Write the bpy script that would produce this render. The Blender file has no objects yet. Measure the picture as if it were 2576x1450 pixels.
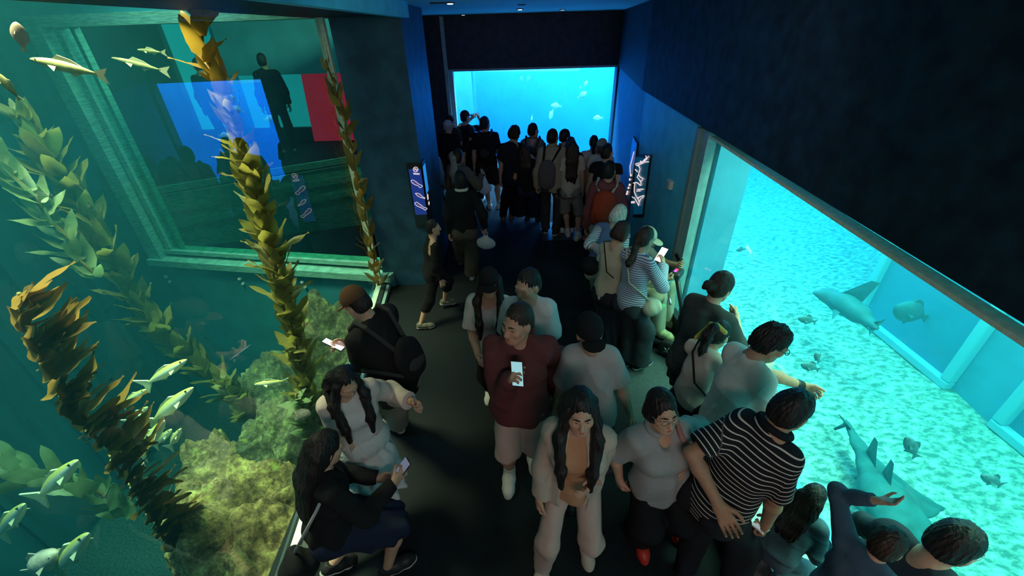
import bpy, bmesh, math, random
import numpy as np
from mathutils import Vector, Matrix
random.seed(7); RNG = np.random.default_rng(11)
D = bpy.data
COL = bpy.context.scene.collection
SC = bpy.context.scene

# ---------------------------------------------------------------- camera
PW, PH = 2576, 1450
FOC = 1050.0; PITCH = math.radians(31.8); ROLL = math.radians(-1.65); CH = 3.15
_F = Vector((0, math.cos(PITCH), -math.sin(PITCH)))
_U0 = Vector((0, math.sin(PITCH), math.cos(PITCH))); _R0 = Vector((1, 0, 0))
_R = _R0 * math.cos(ROLL) + _U0 * math.sin(ROLL); _U = _U0 * math.cos(ROLL) - _R0 * math.sin(ROLL)
cam_d = D.cameras.new('camera'); cam = D.objects.new('camera', cam_d); COL.objects.link(cam)
cam_d.sensor_fit = 'HORIZONTAL'; cam_d.sensor_width = 36; cam_d.lens = FOC * 36 / PW; cam_d.clip_start = 0.05
M = Matrix((_R, _U, -_F)).transposed().to_4x4(); M.translation = (0, 0, CH); cam.matrix_world = M
SC.camera = cam
def ray(x, y): return _F + _R * ((x - PW / 2) / FOC) - _U * ((y - PH / 2) / FOC)
def at_z(x, y, z):
    d = ray(x, y); return Vector((0, 0, CH)) + d * ((z - CH) / d.z)
def at_y(x, y, Y):
    d = ray(x, y); return Vector((0, 0, CH)) + d * (Y / d.y)
def at_x(x, y, X):
    d = ray(x, y); return Vector((0, 0, CH)) + d * (X / d.x)
def at_plane(x, y, p, n):
    d = ray(x, y); c = Vector((0, 0, CH)); n = Vector(n); return c + d * ((Vector(p) - c).dot(n) / d.dot(n))

# ---------------------------------------------------------------- materials
MATS = {}
def mat(key, color, rough=0.8, noise=0.0, scale=30, bump=0.0, metal=0.0, emit=None, estr=0, spec=0.3, alpha=None, sheen=0.0, detail=3, c2=None, stretch=None, trans=0.0):
    if key in MATS: return MATS[key]
    m = D.materials.new(key); m.use_nodes = True; nt = m.node_tree; b = nt.nodes['Principled BSDF']
    b.inputs['Base Color'].default_value = (*color, 1); b.inputs['Roughness'].default_value = rough
    b.inputs['Metallic'].default_value = metal; b.inputs['Specular IOR Level'].default_value = spec
    if sheen: b.inputs['Sheen Weight'].default_value = sheen
    if emit: b.inputs['Emission Color'].default_value = (*emit, 1); b.inputs['Emission Strength'].default_value = estr
    if noise or bump:
        tc = nt.nodes.new('ShaderNodeTexCoord'); n = nt.nodes.new('ShaderNodeTexNoise')
        n.inputs['Scale'].default_value = scale; n.inputs['Detail'].default_value = detail
        src = tc.outputs['Object']
        if stretch:
            mp = nt.nodes.new('ShaderNodeMapping'); mp.inputs['Scale'].default_value = stretch
            nt.links.new(src, mp.inputs['Vector']); src = mp.outputs['Vector']
        nt.links.new(src, n.inputs['Vector'])
        if noise:
            r = nt.nodes.new('ShaderNodeMapRange'); r.inputs['From Min'].default_value = .35; r.inputs['From Max'].default_value = .65
            mx = nt.nodes.new('ShaderNodeMix'); mx.data_type = 'RGBA'
            ca = c2 if c2 else tuple(c * (1 - noise) for c in color); cb = color if c2 else tuple(min(1, c * (1 + noise)) for c in color)
            mx.inputs['A'].default_value = (*ca, 1); mx.inputs['B'].default_value = (*cb, 1)
            nt.links.new(n.outputs['Fac'], r.inputs['Value']); nt.links.new(r.outputs['Result'], mx.inputs['Factor'])
            nt.links.new(mx.outputs['Result'], b.inputs['Base Color'])
        if bump:
            bp = nt.nodes.new('ShaderNodeBump'); bp.inputs['Strength'].default_value = bump; bp.inputs['Distance'].default_value = .02
            nt.links.new(n.outputs['Fac'], bp.inputs['Height']); nt.links.new(bp.outputs['Normal'], b.inputs['Normal'])
    MATS[key] = m; return m
def stripe_mat(key, c1, c2, period, duty=.3, rough=.9):
    """cloth with knitted stripes that follow the garment (point attribute 'along')"""
    if key in MATS: return MATS[key]
    m = D.materials.new(key); m.use_nodes = True; nt = m.node_tree; b = nt.nodes['Principled BSDF']
    b.inputs['Roughness'].default_value = rough; b.inputs['Specular IOR Level'].default_value = .2
    a = nt.nodes.new('ShaderNodeAttribute'); a.attribute_name = 'along'
    f = nt.nodes.new('ShaderNodeMath'); f.operation = 'DIVIDE'; f.inputs[1].default_value = period
    g = nt.nodes.new('ShaderNodeMath'); g.operation = 'FRACT'
    h = nt.nodes.new('ShaderNodeMath'); h.operation = 'LESS_THAN'; h.inputs[1].default_value = duty
    mx = nt.nodes.new('ShaderNodeMix'); mx.data_type = 'RGBA'
    mx.inputs['A'].default_value = (*c1, 1); mx.inputs['B'].default_value = (*c2, 1)
    nt.links.new(a.outputs['Fac'], f.inputs[0]); nt.links.new(f.outputs[0], g.inputs[0]); nt.links.new(g.outputs[0], h.inputs[0])
    nt.links.new(h.outputs[0], mx.inputs['Factor']); nt.links.new(mx.outputs['Result'], b.inputs['Base Color'])
    MATS[key] = m; return m
def water_mat(key, absorb, scatter_col, dens_s, g=.3, dens_a=1.0):
    m = D.materials.new(key); m.use_nodes = True; nt = m.node_tree; nt.nodes.clear()
    o = nt.nodes.new('ShaderNodeOutputMaterial'); s = nt.nodes.new('ShaderNodeVolumeScatter'); a = nt.nodes.new('ShaderNodeVolumeAbsorption'); ad = nt.nodes.new('ShaderNodeAddShader')
    s.inputs['Color'].default_value = (*scatter_col, 1); s.inputs['Density'].default_value = dens_s; s.inputs['Anisotropy'].default_value = g
    a.inputs['Color'].default_value = (*absorb, 1); a.inputs['Density'].default_value = dens_a
    nt.links.new(s.outputs[0], ad.inputs[0]); nt.links.new(a.outputs[0], ad.inputs[1]); nt.links.new(ad.outputs[0], o.inputs['Volume'])
    m.cycles.homogeneous_volume = True if hasattr(m.cycles, 'homogeneous_volume') else False
    return m
def glass_mat(key, tint, ior=1.5, boost=1.0):
    m = D.materials.new(key); m.use_nodes = True; nt = m.node_tree; nt.nodes.clear()
    o = nt.nodes.new('ShaderNodeOutputMaterial'); t = nt.nodes.new('ShaderNodeBsdfTransparent'); g = nt.nodes.new('ShaderNodeBsdfGlossy')
    f = nt.nodes.new('ShaderNodeFresnel'); mx = nt.nodes.new('ShaderNodeMixShader'); mu = nt.nodes.new('ShaderNodeMath')
    t.inputs['Color'].default_value = (*tint, 1); g.inputs['Roughness'].default_value = 0.0; g.inputs['Color'].default_value = (1, 1, 1, 1)
    f.inputs['IOR'].default_value = ior; mu.operation = 'MULTIPLY'; mu.inputs[1].default_value = boost; mu.use_clamp = True
    ge = nt.nodes.new('ShaderNodeNewGeometry'); iv = nt.nodes.new('ShaderNodeMath'); iv.operation = 'SUBTRACT'; iv.inputs[0].default_value = 1; m2 = nt.nodes.new('ShaderNodeMath'); m2.operation = 'MULTIPLY'
    nt.links.new(ge.outputs['Backfacing'], iv.inputs[1]); nt.links.new(f.outputs[0], mu.inputs[0]); nt.links.new(mu.outputs[0], m2.inputs[0]); nt.links.new(iv.outputs[0], m2.inputs[1]); nt.links.new(m2.outputs[0], mx.inputs['Fac'])
    nt.links.new(t.outputs[0], mx.inputs[1]); nt.links.new(g.outputs[0], mx.inputs[2]); nt.links.new(mx.outputs[0], o.inputs['Surface'])
    return m

# ---------------------------------------------------------------- object helpers
def tag(o, label=None, cat=None, group=None, kind=None):
    if label: o['label'] = label
    if cat: o['category'] = cat
    if group: o['group'] = group
    if kind: o['kind'] = kind
    return o
def empty(name, loc=(0, 0, 0), rz=0):
    o = D.objects.new(name, None); COL.objects.link(o); o.location = loc; o.rotation_euler = (0, 0, rz); o.empty_display_size = .1; return o
def mesh_obj(name, verts, faces, material, parent=None, smooth=True, attrs=None):
    me = D.meshes.new(name); verts = np.asarray(verts, np.float32).reshape(-1, 3)
    if isinstance(faces, np.ndarray) and faces.ndim == 2:
        n, k = faces.shape
        me.vertices.add(len(verts)); me.vertices.foreach_set('co', verts.ravel())
        me.loops.add(n * k); me.loops.foreach_set('vertex_index', faces.astype(np.int32).ravel())
        me.polygons.add(n); me.polygons.foreach_set('loop_start', np.arange(0, n * k, k, dtype=np.int32))
        me.update(calc_edges=True)
    else:
        me.from_pydata([tuple(v) for v in verts], [], [tuple(f) for f in faces])
    if smooth: me.polygons.foreach_set('use_smooth', np.ones(len(me.polygons), bool))
    if attrs:
        for k_, v_ in attrs.items():
            a = me.attributes.new(k_, 'FLOAT', 'POINT'); a.data.foreach_set('value', np.asarray(v_, np.float32))
    me.materials.append(material); me.update()
    o = D.objects.new(name, me); COL.objects.link(o)
    if parent: o.parent = parent
    return o
class MB:
    """collects boxes, bars, tubes, lathes into ONE mesh"""
    def __init__(s): s.v = []; s.f = []
    def add(s, vs, fs):
        n = len(s.v); s.v += [tuple(v) for v in vs]; s.f += [tuple(i + n for i in f) for f in fs]; return s
    def box(s, lo, hi, rot=None, about=None, bev=0.0):
        x0, y0, z0 = lo; x1, y1, z1 = hi
        if bev > 0:
            bm = bmesh.new(); bmesh.ops.create_cube(bm, size=1)
            for v in bm.verts: v.co = Vector(((x0 + x1) / 2 + v.co.x * (x1 - x0), (y0 + y1) / 2 + v.co.y * (y1 - y0), (z0 + z1) / 2 + v.co.z * (z1 - z0)))
            bmesh.ops.bevel(bm, geom=bm.edges[:], offset=bev, segments=2, affect='EDGES', profile=.5)
            vs = [v.co.copy() for v in bm.verts]; bm.verts.index_update(); fs = [[v.index for v in f.verts] for f in bm.faces]; bm.free()
        else:
            vs = [Vector(p) for p in ((x0, y0, z0), (x1, y0, z0), (x1, y1, z0), (x0, y1, z0), (x0, y0, z1), (x1, y0, z1), (x1, y1, z1), (x0, y1, z1))]
            fs = [(3, 2, 1, 0), (4, 5, 6, 7), (0, 1, 5, 4), (1, 2, 6, 5), (2, 3, 7, 6), (3, 0, 4, 7)]
        if rot is not None:
            c = Vector(about) if about is not None else Vector(((x0 + x1) / 2, (y0 + y1) / 2, (z0 + z1) / 2))
            vs = [c + rot @ (v - c) for v in vs]
        return s.add(vs, fs)
    def prism(s, poly, z0, z1):
        """vertical prism over an xy polygon (counter-clockwise)"""
        n = len(poly); z0 = z0 if isinstance(z0, (list, tuple)) else [z0] * n; z1 = z1 if isinstance(z1, (list, tuple)) else [z1] * n
        vs = [(p[0], p[1], z0[i]) for i, p in enumerate(poly)] + [(p[0], p[1], z1[i]) for i, p in enumerate(poly)]
        fs = [tuple(range(n - 1, -1, -1)), tuple(range(n, 2 * n))] + [(i, (i + 1) % n, n + (i + 1) % n, n + i) for i in range(n)]
        return s.add(vs, fs)
    def slab(s, quad, thick):
        """a flat polygon given in 3-D, thickened along its normal"""
        q = [Vector(p) for p in quad]; nrm = (q[1] - q[0]).cross(q[-1] - q[0]).normalized() * thick; n = len(q)
        vs = q + [p + nrm for p in q]
        return s.add(vs, [tuple(range(n - 1, -1, -1)), tuple(range(n, 2 * n))] + [(i, (i + 1) % n, n + (i + 1) % n, n + i) for i in range(n)])
    def tube(s, pts, r, seg=8, caps=True, flat=1.0):
        pts = [Vector(p) for p in pts]; n = len(pts); rs = r if isinstance(r, (list, tuple)) else [r] * n
        vs = []; fs = []; up = None
        for i, p in enumerate(pts):
            d = (pts[min(i + 1, n - 1)] - pts[max(i - 1, 0)]).normalized()
            if up is None: up = d.orthogonal().normalized()
            up = (up - d * up.dot(d)).normalized(); sd = d.cross(up)
            for k in range(seg):
                a = 2 * math.pi * k / seg; vs.append(p + (up * math.cos(a) + sd * math.sin(a) * flat) * rs[i])
        for i in range(n - 1):
            for k in range(seg):
                k2 = (k + 1) % seg; fs.append((i * seg + k, i * seg + k2, (i + 1) * seg + k2, (i + 1) * seg + k))
        if caps: fs += [tuple(range(seg - 1, -1, -1)), tuple((n - 1) * seg + k for k in range(seg))]
        return s.add(vs, fs)
    def lathe(s, prof, seg=20, c=(0, 0, 0), rot=None):
        vs = []; fs = []; n = len(prof); c = Vector(c)
        for r, z in prof:
            for k in range(seg):
                a = 2 * math.pi * k / seg; v = Vector((r * math.cos(a), r * math.sin(a), z)); vs.append(c + (rot @ v if rot else v))
        for i in range(n - 1):
            for k in range(seg):
                k2 = (k + 1) % seg; fs.append((i * seg + k, i * seg + k2, (i + 1) * seg + k2, (i + 1) * seg + k))
        fs += [tuple(range(seg - 1, -1, -1)), tuple((n - 1) * seg + k for k in range(seg))]
        return s.add(vs, fs)
    def build(s, name, m, parent=None, smooth=False):
        return mesh_obj(name, s.v, s.f, m, parent, smooth)
def structure(name, mb, m): return tag(mb.build(name, m), kind='structure')
def area(name, loc, target, sx, sy, power, color, spread=None):
    l = D.lights.new(name, 'AREA'); l.shape = 'RECTANGLE'; l.size = sx; l.size_y = sy; l.energy = power; l.color = color
    if spread: l.spread = math.radians(spread)
    o = D.objects.new(name, l); COL.objects.link(o); o.location = loc
    o.rotation_euler = (Vector(target) - Vector(loc)).to_track_quat('-Z', 'Y').to_euler(); return o
# ---------------------------------------------------------------- organic surfaces: smooth unions of tapered limbs and ellipsoids, turned into one skin
def V3(*a): return np.array(a, np.float32)
def nrm(v):
    v = np.asarray(v, np.float32); l = np.linalg.norm(v); return v / l if l > 1e-9 else v
class Blob:
    def __init__(s): s.p = []; s.noise = []
    def cap(s, a, b, ra, rb, k=.03, flat=None, cuts=(), op='u'):
        s.p.append(('c', np.asarray(a, np.float32), np.asarray(b, np.float32), ra, rb, k, flat, cuts, op)); return s
    def ell(s, c, r, R=None, k=.03, cuts=(), op='u'):
        s.p.append(('e', np.asarray(c, np.float32), np.asarray(r, np.float32), None if R is None else np.asarray(R, np.float32), k, None, None, cuts, op)); return s
    def chain(s, pts, rs, k=.03, flat=None, cuts=()):
        for i in range(len(pts) - 1): s.cap(pts[i], pts[i + 1], rs[i], rs[i + 1], k, flat, cuts)
        return s
    def folds(s, fn): s.noise.append(fn); return s
    def build(s, h):
        lo = np.full(3, 1e9); hi = -lo
        bb = []
        for q in s.p:
            if q[0] == 'c': r = max(q[3], q[4]); l = np.minimum(q[1], q[2]) - r; u = np.maximum(q[1], q[2]) + r
            else: r = q[2] if q[3] is None else np.full(3, q[2].max()); l = q[1] - r; u = q[1] + r
            bb.append((l, u))
            if q[8] == 'u': lo = np.minimum(lo, l); hi = np.maximum(hi, u)
        lo = lo - 3 * h - .012; hi = hi + 3 * h + .012
        n = np.ceil((hi - lo) / h).astype(int) + 1
        ax = [(lo[i] + h * np.arange(n[i])).astype(np.float32) for i in range(3)]
        F = np.full(n, .2, np.float32)
        for q, (l, u) in zip(s.p, bb):
            k = q[5] if q[0] == 'c' else q[4]; m = k + 2.5 * h
            i0 = np.maximum(0, np.floor((l - m - lo) / h).astype(int)); i1 = np.minimum(n, np.ceil((u + m - lo) / h).astype(int) + 1)
            if np.any(i1 <= i0): continue
            sl = tuple(slice(i0[i], i1[i]) for i in range(3))
            X = ax[0][sl[0]][:, None, None]; Y = ax[1][sl[1]][None, :, None]; Z = ax[2][sl[2]][None, None, :]
            if q[0] == 'c':
                a, b, ra, rb, k, flat = q[1:7]; ba = b - a; L = float(ba @ ba) + 1e-12
                px, py, pz = X - a[0], Y - a[1], Z - a[2]
                t = np.clip((px * ba[0] + py * ba[1] + pz * ba[2]) / L, 0, 1)
                px = px - t * ba[0]; py = py - t * ba[1]; pz = pz - t * ba[2]
                if flat is not None:
                    fd, fr = flat; e = (px * fd[0] + py * fd[1] + pz * fd[2]) * (1 / fr - 1)
                    px = px + e * fd[0]; py = py + e * fd[1]; pz = pz + e * fd[2]
                d = np.sqrt(px * px + py * py + pz * pz) - (ra + (rb - ra) * t)
            else:
                c, r, R, k = q[1:5]; px, py, pz = X - c[0], Y - c[1], Z - c[2]
                if R is not None: px, py, pz = [px * R[0, j] + py * R[1, j] + pz * R[2, j] for j in range(3)]
                qx, qy, qz = px / r[0], py / r[1], pz / r[2]; k0 = np.sqrt(qx * qx + qy * qy + qz * qz)
                qx, qy, qz = qx / r[0], qy / r[1], qz / r[2]; k1 = np.sqrt(qx * qx + qy * qy + qz * qz) + 1e-6
                d = k0 * (k0 - 1) / k1
            for p0, nn in q[7]:
                d = np.maximum(d, (X - p0[0]) * nn[0] + (Y - p0[1]) * nn[1] + (Z - p0[2]) * nn[2])
            o = F[sl]
            if k > 0:
                g = np.clip(.5 + .5 * (o - d) / k, 0, 1); r_ = o + (d - o) * g - k * g * (1 - g)
            else: r_ = np.minimum(o, d)
            if q[8] == 's':
                # smooth subtraction: max(F, -shape)
                a_ = o; b_ = -d; kk = max(k, 1e-4); g = np.clip(.5 - .5 * (a_ - b_) / kk, 0, 1); r_ = a_ + (b_ - a_) * g + kk * g * (1 - g)
            F[sl] = r_
        if s.noise:
            I = np.nonzero(np.abs(F) < .03); P = np.stack([ax[i][I[i]] for i in range(3)], -1)
            dv = 0
            for fn in s.noise: dv = dv + fn(P)
            F[I] += dv
        return nets(F, lo, h)
def nets(F, lo, h):
    N = F < 0
    c = N[:-1].astype(np.uint8) + N[1:]; c = c[:, :-1] + c[:, 1:]; c = c[:, :, :-1] + c[:, :, 1:]
    act = (c > 0) & (c < 8); I = np.argwhere(act)
    if len(I) == 0: return np.zeros((0, 3), np.float32), np.zeros((0, 4), np.int32)
    ids = np.full(act.shape, -1, np.int32); ids[act] = np.arange(len(I))
    offs = [(a, b, c_) for a in (0, 1) for b in (0, 1) for c_ in (0, 1)]
    val = [F[I[:, 0] + o[0], I[:, 1] + o[1], I[:, 2] + o[2]] for o in offs]
    acc = np.zeros((len(I), 3), np.float32); cnt = np.zeros(len(I), np.float32)
    for i in range(8):
        for j in range(i + 1, 8):
            if sum(abs(offs[i][k] - offs[j][k]) for k in range(3)) != 1: continue
            a, b = val[i], val[j]; mk = (a < 0) != (b < 0); t = np.where(mk, a / np.where(mk, a - b, 1), 0)
            for k in range(3): acc[:, k] += np.where(mk, offs[i][k] + t * (offs[j][k] - offs[i][k]), 0)
            cnt += mk
    V = ((I + acc / cnt[:, None]) * h + lo).astype(np.float32)
    Q = []
    for axis in range(3):
        u, v = (axis + 1) % 3, (axis + 2) % 3
        sa = [slice(None)] * 3; sb = [slice(None)] * 3; sa[axis] = slice(0, -1); sb[axis] = slice(1, None)
        for q in (u, v): sa[q] = slice(1, -1); sb[q] = slice(1, -1)
        A, B = N[tuple(sa)], N[tuple(sb)]; E = np.argwhere(A != B)
        if len(E) == 0: continue
        sg = A[tuple(E.T)]; E = E.copy(); E[:, u] += 1; E[:, v] += 1
        def cell(du, dv):
            K = E.copy(); K[:, u] += du; K[:, v] += dv; return ids[K[:, 0], K[:, 1], K[:, 2]]
        q = np.stack([cell(-1, -1), cell(0, -1), cell(0, 0), cell(-1, 0)], 1); q[~sg] = q[~sg][:, ::-1]; Q.append(q)
    return V, np.concatenate(Q).astype(np.int32)
def blob_obj(name, blob, h, m, parent=None, attr=None):
    v, f = blob.build(h)
    return mesh_obj(name, v, f, m, parent, True, attr(v) if attr else None)
def creases(amp, freq, seed, stretch=(1, 1, 1)):
    r = np.random.default_rng(seed); K = (r.normal(size=(5, 3)) * np.asarray(stretch) * freq).astype(np.float32); K2 = (r.normal(size=(5, 3)) * freq * .35).astype(np.float32); ph = r.uniform(0, 6.3, 5)
    def fn(P):
        q = P @ K.T + ph + 1.6 * np.sin(P @ K2.T + ph[::-1]); return (-amp * (np.maximum(0, 1 - np.abs(np.sin(q)) * 2.2) ** 1.5).sum(1) / 2).astype(np.float32)
    return fn
def sines(amp, freq, seed, stretch=(1, 1, 1)):
    r = np.random.default_rng(seed); K = r.normal(size=(4, 3)) * np.asarray(stretch) * freq; ph = r.uniform(0, 6.3, 4)
    return lambda P: amp * np.sin(P @ K.T.astype(np.float32) + ph).sum(1).astype(np.float32) / 2
# ================================================================ the setting
GX0, GX1 = -1.54, -1.88            # kelp window glass: x at y=1.4 and at y=5.15
def gx(y): return GX0 + (GX1 - GX0) * (y - 1.4) / (5.15 - 1.4)
RX = 1.85
FARY = 9.9
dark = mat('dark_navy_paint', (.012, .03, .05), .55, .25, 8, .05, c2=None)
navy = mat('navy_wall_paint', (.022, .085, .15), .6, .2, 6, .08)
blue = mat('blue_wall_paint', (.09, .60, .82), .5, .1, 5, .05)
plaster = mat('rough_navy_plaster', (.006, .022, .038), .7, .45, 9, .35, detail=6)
carpet = mat('charcoal_carpet', (.004, .008, .012), .85, .35, 220, .2)
tile = mat('grey_floor_tile', (.045, .06, .065), .5, .15, 40, .05)
ceilp = mat('ceiling_paint', (.25, .58, .64), .7, .15, 60, .3)
framem = mat('window_frame_steel', (.25, .4, .42), .4, .1, 12, .03)
rubber = mat('black_gasket', (.02, .03, .035), .5)
edgem = mat('acrylic_edge', (.62, .72, .6), .25, .1, 30, .05, spec=.6)
whitec = mat('pale_concrete', (.42, .5, .5), .8, .12, 25, .15)

# floor (carpet), with the lighter tile strips
structure('floor', MB().prism([(-1.62, -2.2), (2.0, -2.2), (2.0, 4.4), (2.45, 9.9), (-1.65, 9.9), (-1.65, 5.3), (-1.85, 5.3)], -.12, 0), carpet)
structure('floor_tile_strip', MB().box((.56, 6.62, 0), (1.9, 7.42, .004)), tile)
structure('floor_tile_edge', MB().prism([(1.1, 2.3), (1.84, 2.3), (1.84, 5.4), (1.25, 5.4)], 0, .004), tile)
# ceiling
structure('ceiling', MB().box((-1.09, -2.2, 3.42), (2.7, 5.3, 3.6)).box((-1.8, 5.3, 3.42), (2.7, 9.95, 3.6)), ceilp)
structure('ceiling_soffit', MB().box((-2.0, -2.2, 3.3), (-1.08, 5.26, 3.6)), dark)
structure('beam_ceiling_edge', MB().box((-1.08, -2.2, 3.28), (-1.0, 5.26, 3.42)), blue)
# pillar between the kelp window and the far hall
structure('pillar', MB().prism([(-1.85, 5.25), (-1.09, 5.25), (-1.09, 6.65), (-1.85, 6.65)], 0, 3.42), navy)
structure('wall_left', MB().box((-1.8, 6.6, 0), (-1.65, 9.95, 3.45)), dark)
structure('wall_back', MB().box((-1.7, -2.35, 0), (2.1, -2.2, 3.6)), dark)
# the wall on the side of the kelp window, below and in front of it
structure('wall_kelp_kerb', MB().prism([(gx(-1.8) + .02, -1.8), (gx(-1.8) + .08, -1.8), (gx(5.22) + .07, 5.25), (gx(5.22) + .02, 5.25)], 0, .1), rubber)
structure('trim_kelp_kerb', MB().prism([(gx(-1.8) + .08, -1.8), (gx(-1.8) + .1, -1.8), (gx(5.22) + .12, 5.25), (gx(5.22) + .07, 5.25)], 0, .07), framem)
structure('trim_kelp_edge', MB().prism([(gx(5.1) - .06, 5.1), (gx(5.1) + .02, 5.1), (gx(5.1) + .02, 5.16), (gx(5.1) - .06, 5.16)], .0, 3.3), edgem)
structure('trim_kelp_base', MB().prism([(gx(-1.8) - .05, -1.8), (gx(-1.8) + .02, -1.8), (gx(5.16) + .02, 5.16), (gx(5.16) - .05, 5.16)], -.04, .11), edgem)
kglass = glass_mat('kelp_window_glass', (.97, 1, .98), 1.45, 1.25)
structure('window_1', MB().prism([(gx(-1.8) - .012, -1.8), (gx(-1.8), -1.8), (gx(5.1), 5.1), (gx(5.1) - .012, 5.1)], .1, 3.32), kglass)
# far wall with its window
FL, FR, FT, FB = -1.12, 2.36, 2.42, .14
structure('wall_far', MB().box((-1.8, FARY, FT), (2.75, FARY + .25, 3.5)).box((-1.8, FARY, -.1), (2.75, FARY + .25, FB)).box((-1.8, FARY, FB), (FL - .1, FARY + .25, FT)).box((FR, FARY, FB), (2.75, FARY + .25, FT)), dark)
structure('trim_far_jamb', MB().box((FL - .16, FARY - .1, 0), (FL - .09, FARY - .005, 3.4)), framem)
structure('trim_far_frame', MB().box((FL - .1, FARY, FB), (FL, FARY + .24, FT)).box((FL - .1, FARY - .01, FT), (FR, FARY + .24, FT + .04)).box((FL - .1, FARY - .01, FB - .04), (FR, FARY + .24, FB)), framem)
fglass = glass_mat('far_window_glass', (.97, .99, 1), 1.4, .8)
structure('window_2', MB().box((FL, FARY + .1, FB), (FR, FARY + .112, FT)), fglass)
# right wall: flank by the far window, blue face with the sign, then the big window
structure('wall_right_flank', MB().prism([(RX, 6.05), (2.5, 6.05), (2.95, 9.9), (2.4, 9.9)], 0, 2.42), navy)
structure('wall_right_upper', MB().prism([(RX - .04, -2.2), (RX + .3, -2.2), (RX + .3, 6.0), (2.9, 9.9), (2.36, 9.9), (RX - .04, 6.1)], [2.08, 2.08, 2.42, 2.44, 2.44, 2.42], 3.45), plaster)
structure('wall_right', MB().box((RX, 4.24, 0), (RX + .4, 6.05, 2.5)), blue)
def rw_top(y): return 2.055 + .0485 * y
structure('trim_right_jamb', MB().box((RX - .012, 4.17, 0), (RX + .3, 4.24, 2.3)), mat('jamb_grey', (.2, .3, .3), .5))
structure('trim_right_frame', MB().box((RX + .01, 4.0, 0), (RX + .1, 4.168, 2.3)), framem)
structure('trim_right_sill', MB().box((RX - .02, -2.2, 0), (RX + .05, 3.98, .345)), rubber)
structure('trim_right_head', MB().slab([(RX + .02, -2.2, rw_top(-2.2)), (RX + .02, 3.98, rw_top(3.98)), (RX + .1, 3.98, rw_top(3.98)), (RX + .1, -2.2, rw_top(-2.2))], -.022), edgem)
rglass = glass_mat('right_window_glass', (.97, 1, 1), 1.4, .8)
structure('window_3', MB().box((RX + .05, -2.2, .33), (RX + .06, 4.0, 2.3)), rglass)
# ledge under the right window
structure('floor_ledge', MB().box((1.52, -2.2, 0), (RX - .02, 1.75, .33), bev=.015), whitec)

# ---------------------------------------------------------------- right tank
sand = D.materials.new('rippled_sand'); sand.use_nodes = True
def _sand():
    nt = sand.node_tree; b = nt.nodes['Principled BSDF']; b.inputs['Roughness'].default_value = .9
    tc = nt.nodes.new('ShaderNodeTexCoord'); mp = nt.nodes.new('ShaderNodeMapping'); mp.inputs['Scale'].default_value = (1, 1.7, 1); mp.inputs['Rotation'].default_value = (0, 0, .5)
    n = nt.nodes.new('ShaderNodeTexNoise'); n.inputs['Scale'].default_value = 9; n.inputs['Detail'].default_value = 6; n.inputs['Roughness'].default_value = .65
    r = nt.nodes.new('ShaderNodeMapRange'); r.inputs['From Min'].default_value = .4; r.inputs['From Max'].default_value = .62
    mx = nt.nodes.new('ShaderNodeMix'); mx.data_type = 'RGBA'; mx.inputs['A'].default_value = (.16, .29, .25, 1); mx.inputs['B'].default_value = (.85, .87, .74, 1)
    bp = nt.nodes.new('ShaderNodeBump'); bp.inputs['Strength'].default_value = .8; bp.inputs['Distance'].default_value = .05
    nt.links.new(tc.outputs['Object'], mp.inputs['Vector']); nt.links.new(mp.outputs['Vector'], n.inputs['Vector']); nt.links.new(n.outputs['Fac'], r.inputs['Value'])
    nt.links.new(r.outputs['Result'], mx.inputs['Factor']); nt.links.new(mx.outputs['Result'], b.inputs['Base Color'])
    nt.links.new(n.outputs['Fac'], bp.inputs['Height']); nt.links.new(bp.outputs['Normal'], b.inputs['Normal'])
_sand()
SZ = -1.0
tblue = mat('tank_wall_blue', (.1, .42, .62), .8, .08, 3, .05)
tdeep = mat('tank_wall_deep_blue', (.06, .42, .72), .8, .06, 1.5)
tframe = mat('tank_window_frame', (.3, .66, .78), .6)
def grid_floor(name, x0, x1, y0, y1, z, m, nx, ny, fn):
    xs = np.linspace(x0, x1, nx); ys = np.linspace(y0, y1, ny); X, Y = np.meshgrid(xs, ys, indexing='ij')
    Z = z + fn(X, Y); v = np.stack([X, Y, Z], -1).reshape(-1, 3)
    i, j = np.meshgrid(np.arange(nx - 1), np.arange(ny - 1), indexing='ij'); a = (i * ny + j).ravel()
    return mesh_obj(name, v, np.stack([a, a + ny, a + ny + 1, a + 1], 1), m)
tag(grid_floor('floor_sand_tank', 2.0, 10.6, -3, 18, SZ, sand, 130, 260, lambda X, Y: .02 * np.sin(5 * X + 2 * np.sin(3 * Y)) * np.sin(4 * Y + X) + .015 * np.sin(11 * X + 7 * Y)), kind='structure')
tag(grid_floor('floor_sand_far', -6, 2.0, 10.2, 18, SZ, sand, 60, 60, lambda X, Y: 0 * X), kind='structure')
TB = 5.68
structure('wall_tank_back', MB().box((TB, -3, -1.1), (TB + .3, 5.55, 3.2)), tblue)
structure('wall_tank_far', MB().box((-6, 15.5, -1.1), (10.6, 15.7, 4.6)), tdeep)
structure('wall_tank_side', MB().box((10.4, 5.5, -1.1), (10.6, 15.6, 4.6)).box((TB, 5.5, -1.1), (10.5, 5.6, 3.2)), tdeep)
structure('wall_tank_near', MB().box((2.1, -3.1, -1.1), (TB, -3, 4.6)), tblue)
structure('wall_tank_west', MB().box((-6.1, 10.2, -1.1), (-6, 15.6, 4.6)), tdeep)
structure('wall_tank_under', MB().box((2.0, -3, -1.1), (2.05, 3.98, .3)), tblue)
structure('wall_tank_partition', MB().box((2.05, 4.1, -1.1), (2.4, 6.05, 4.6)), tblue)
structure('wall_tank_flank', MB().prism([(2.45, 6.05), (2.6, 6.05), (3.05, 10.15), (2.9, 10.15)], -1.1, 4.6), tblue)
structure('wall_tank_sill', MB().box((-6, 10.15, -1.1), (2.9, 10.2, .12)), tblue)
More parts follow.
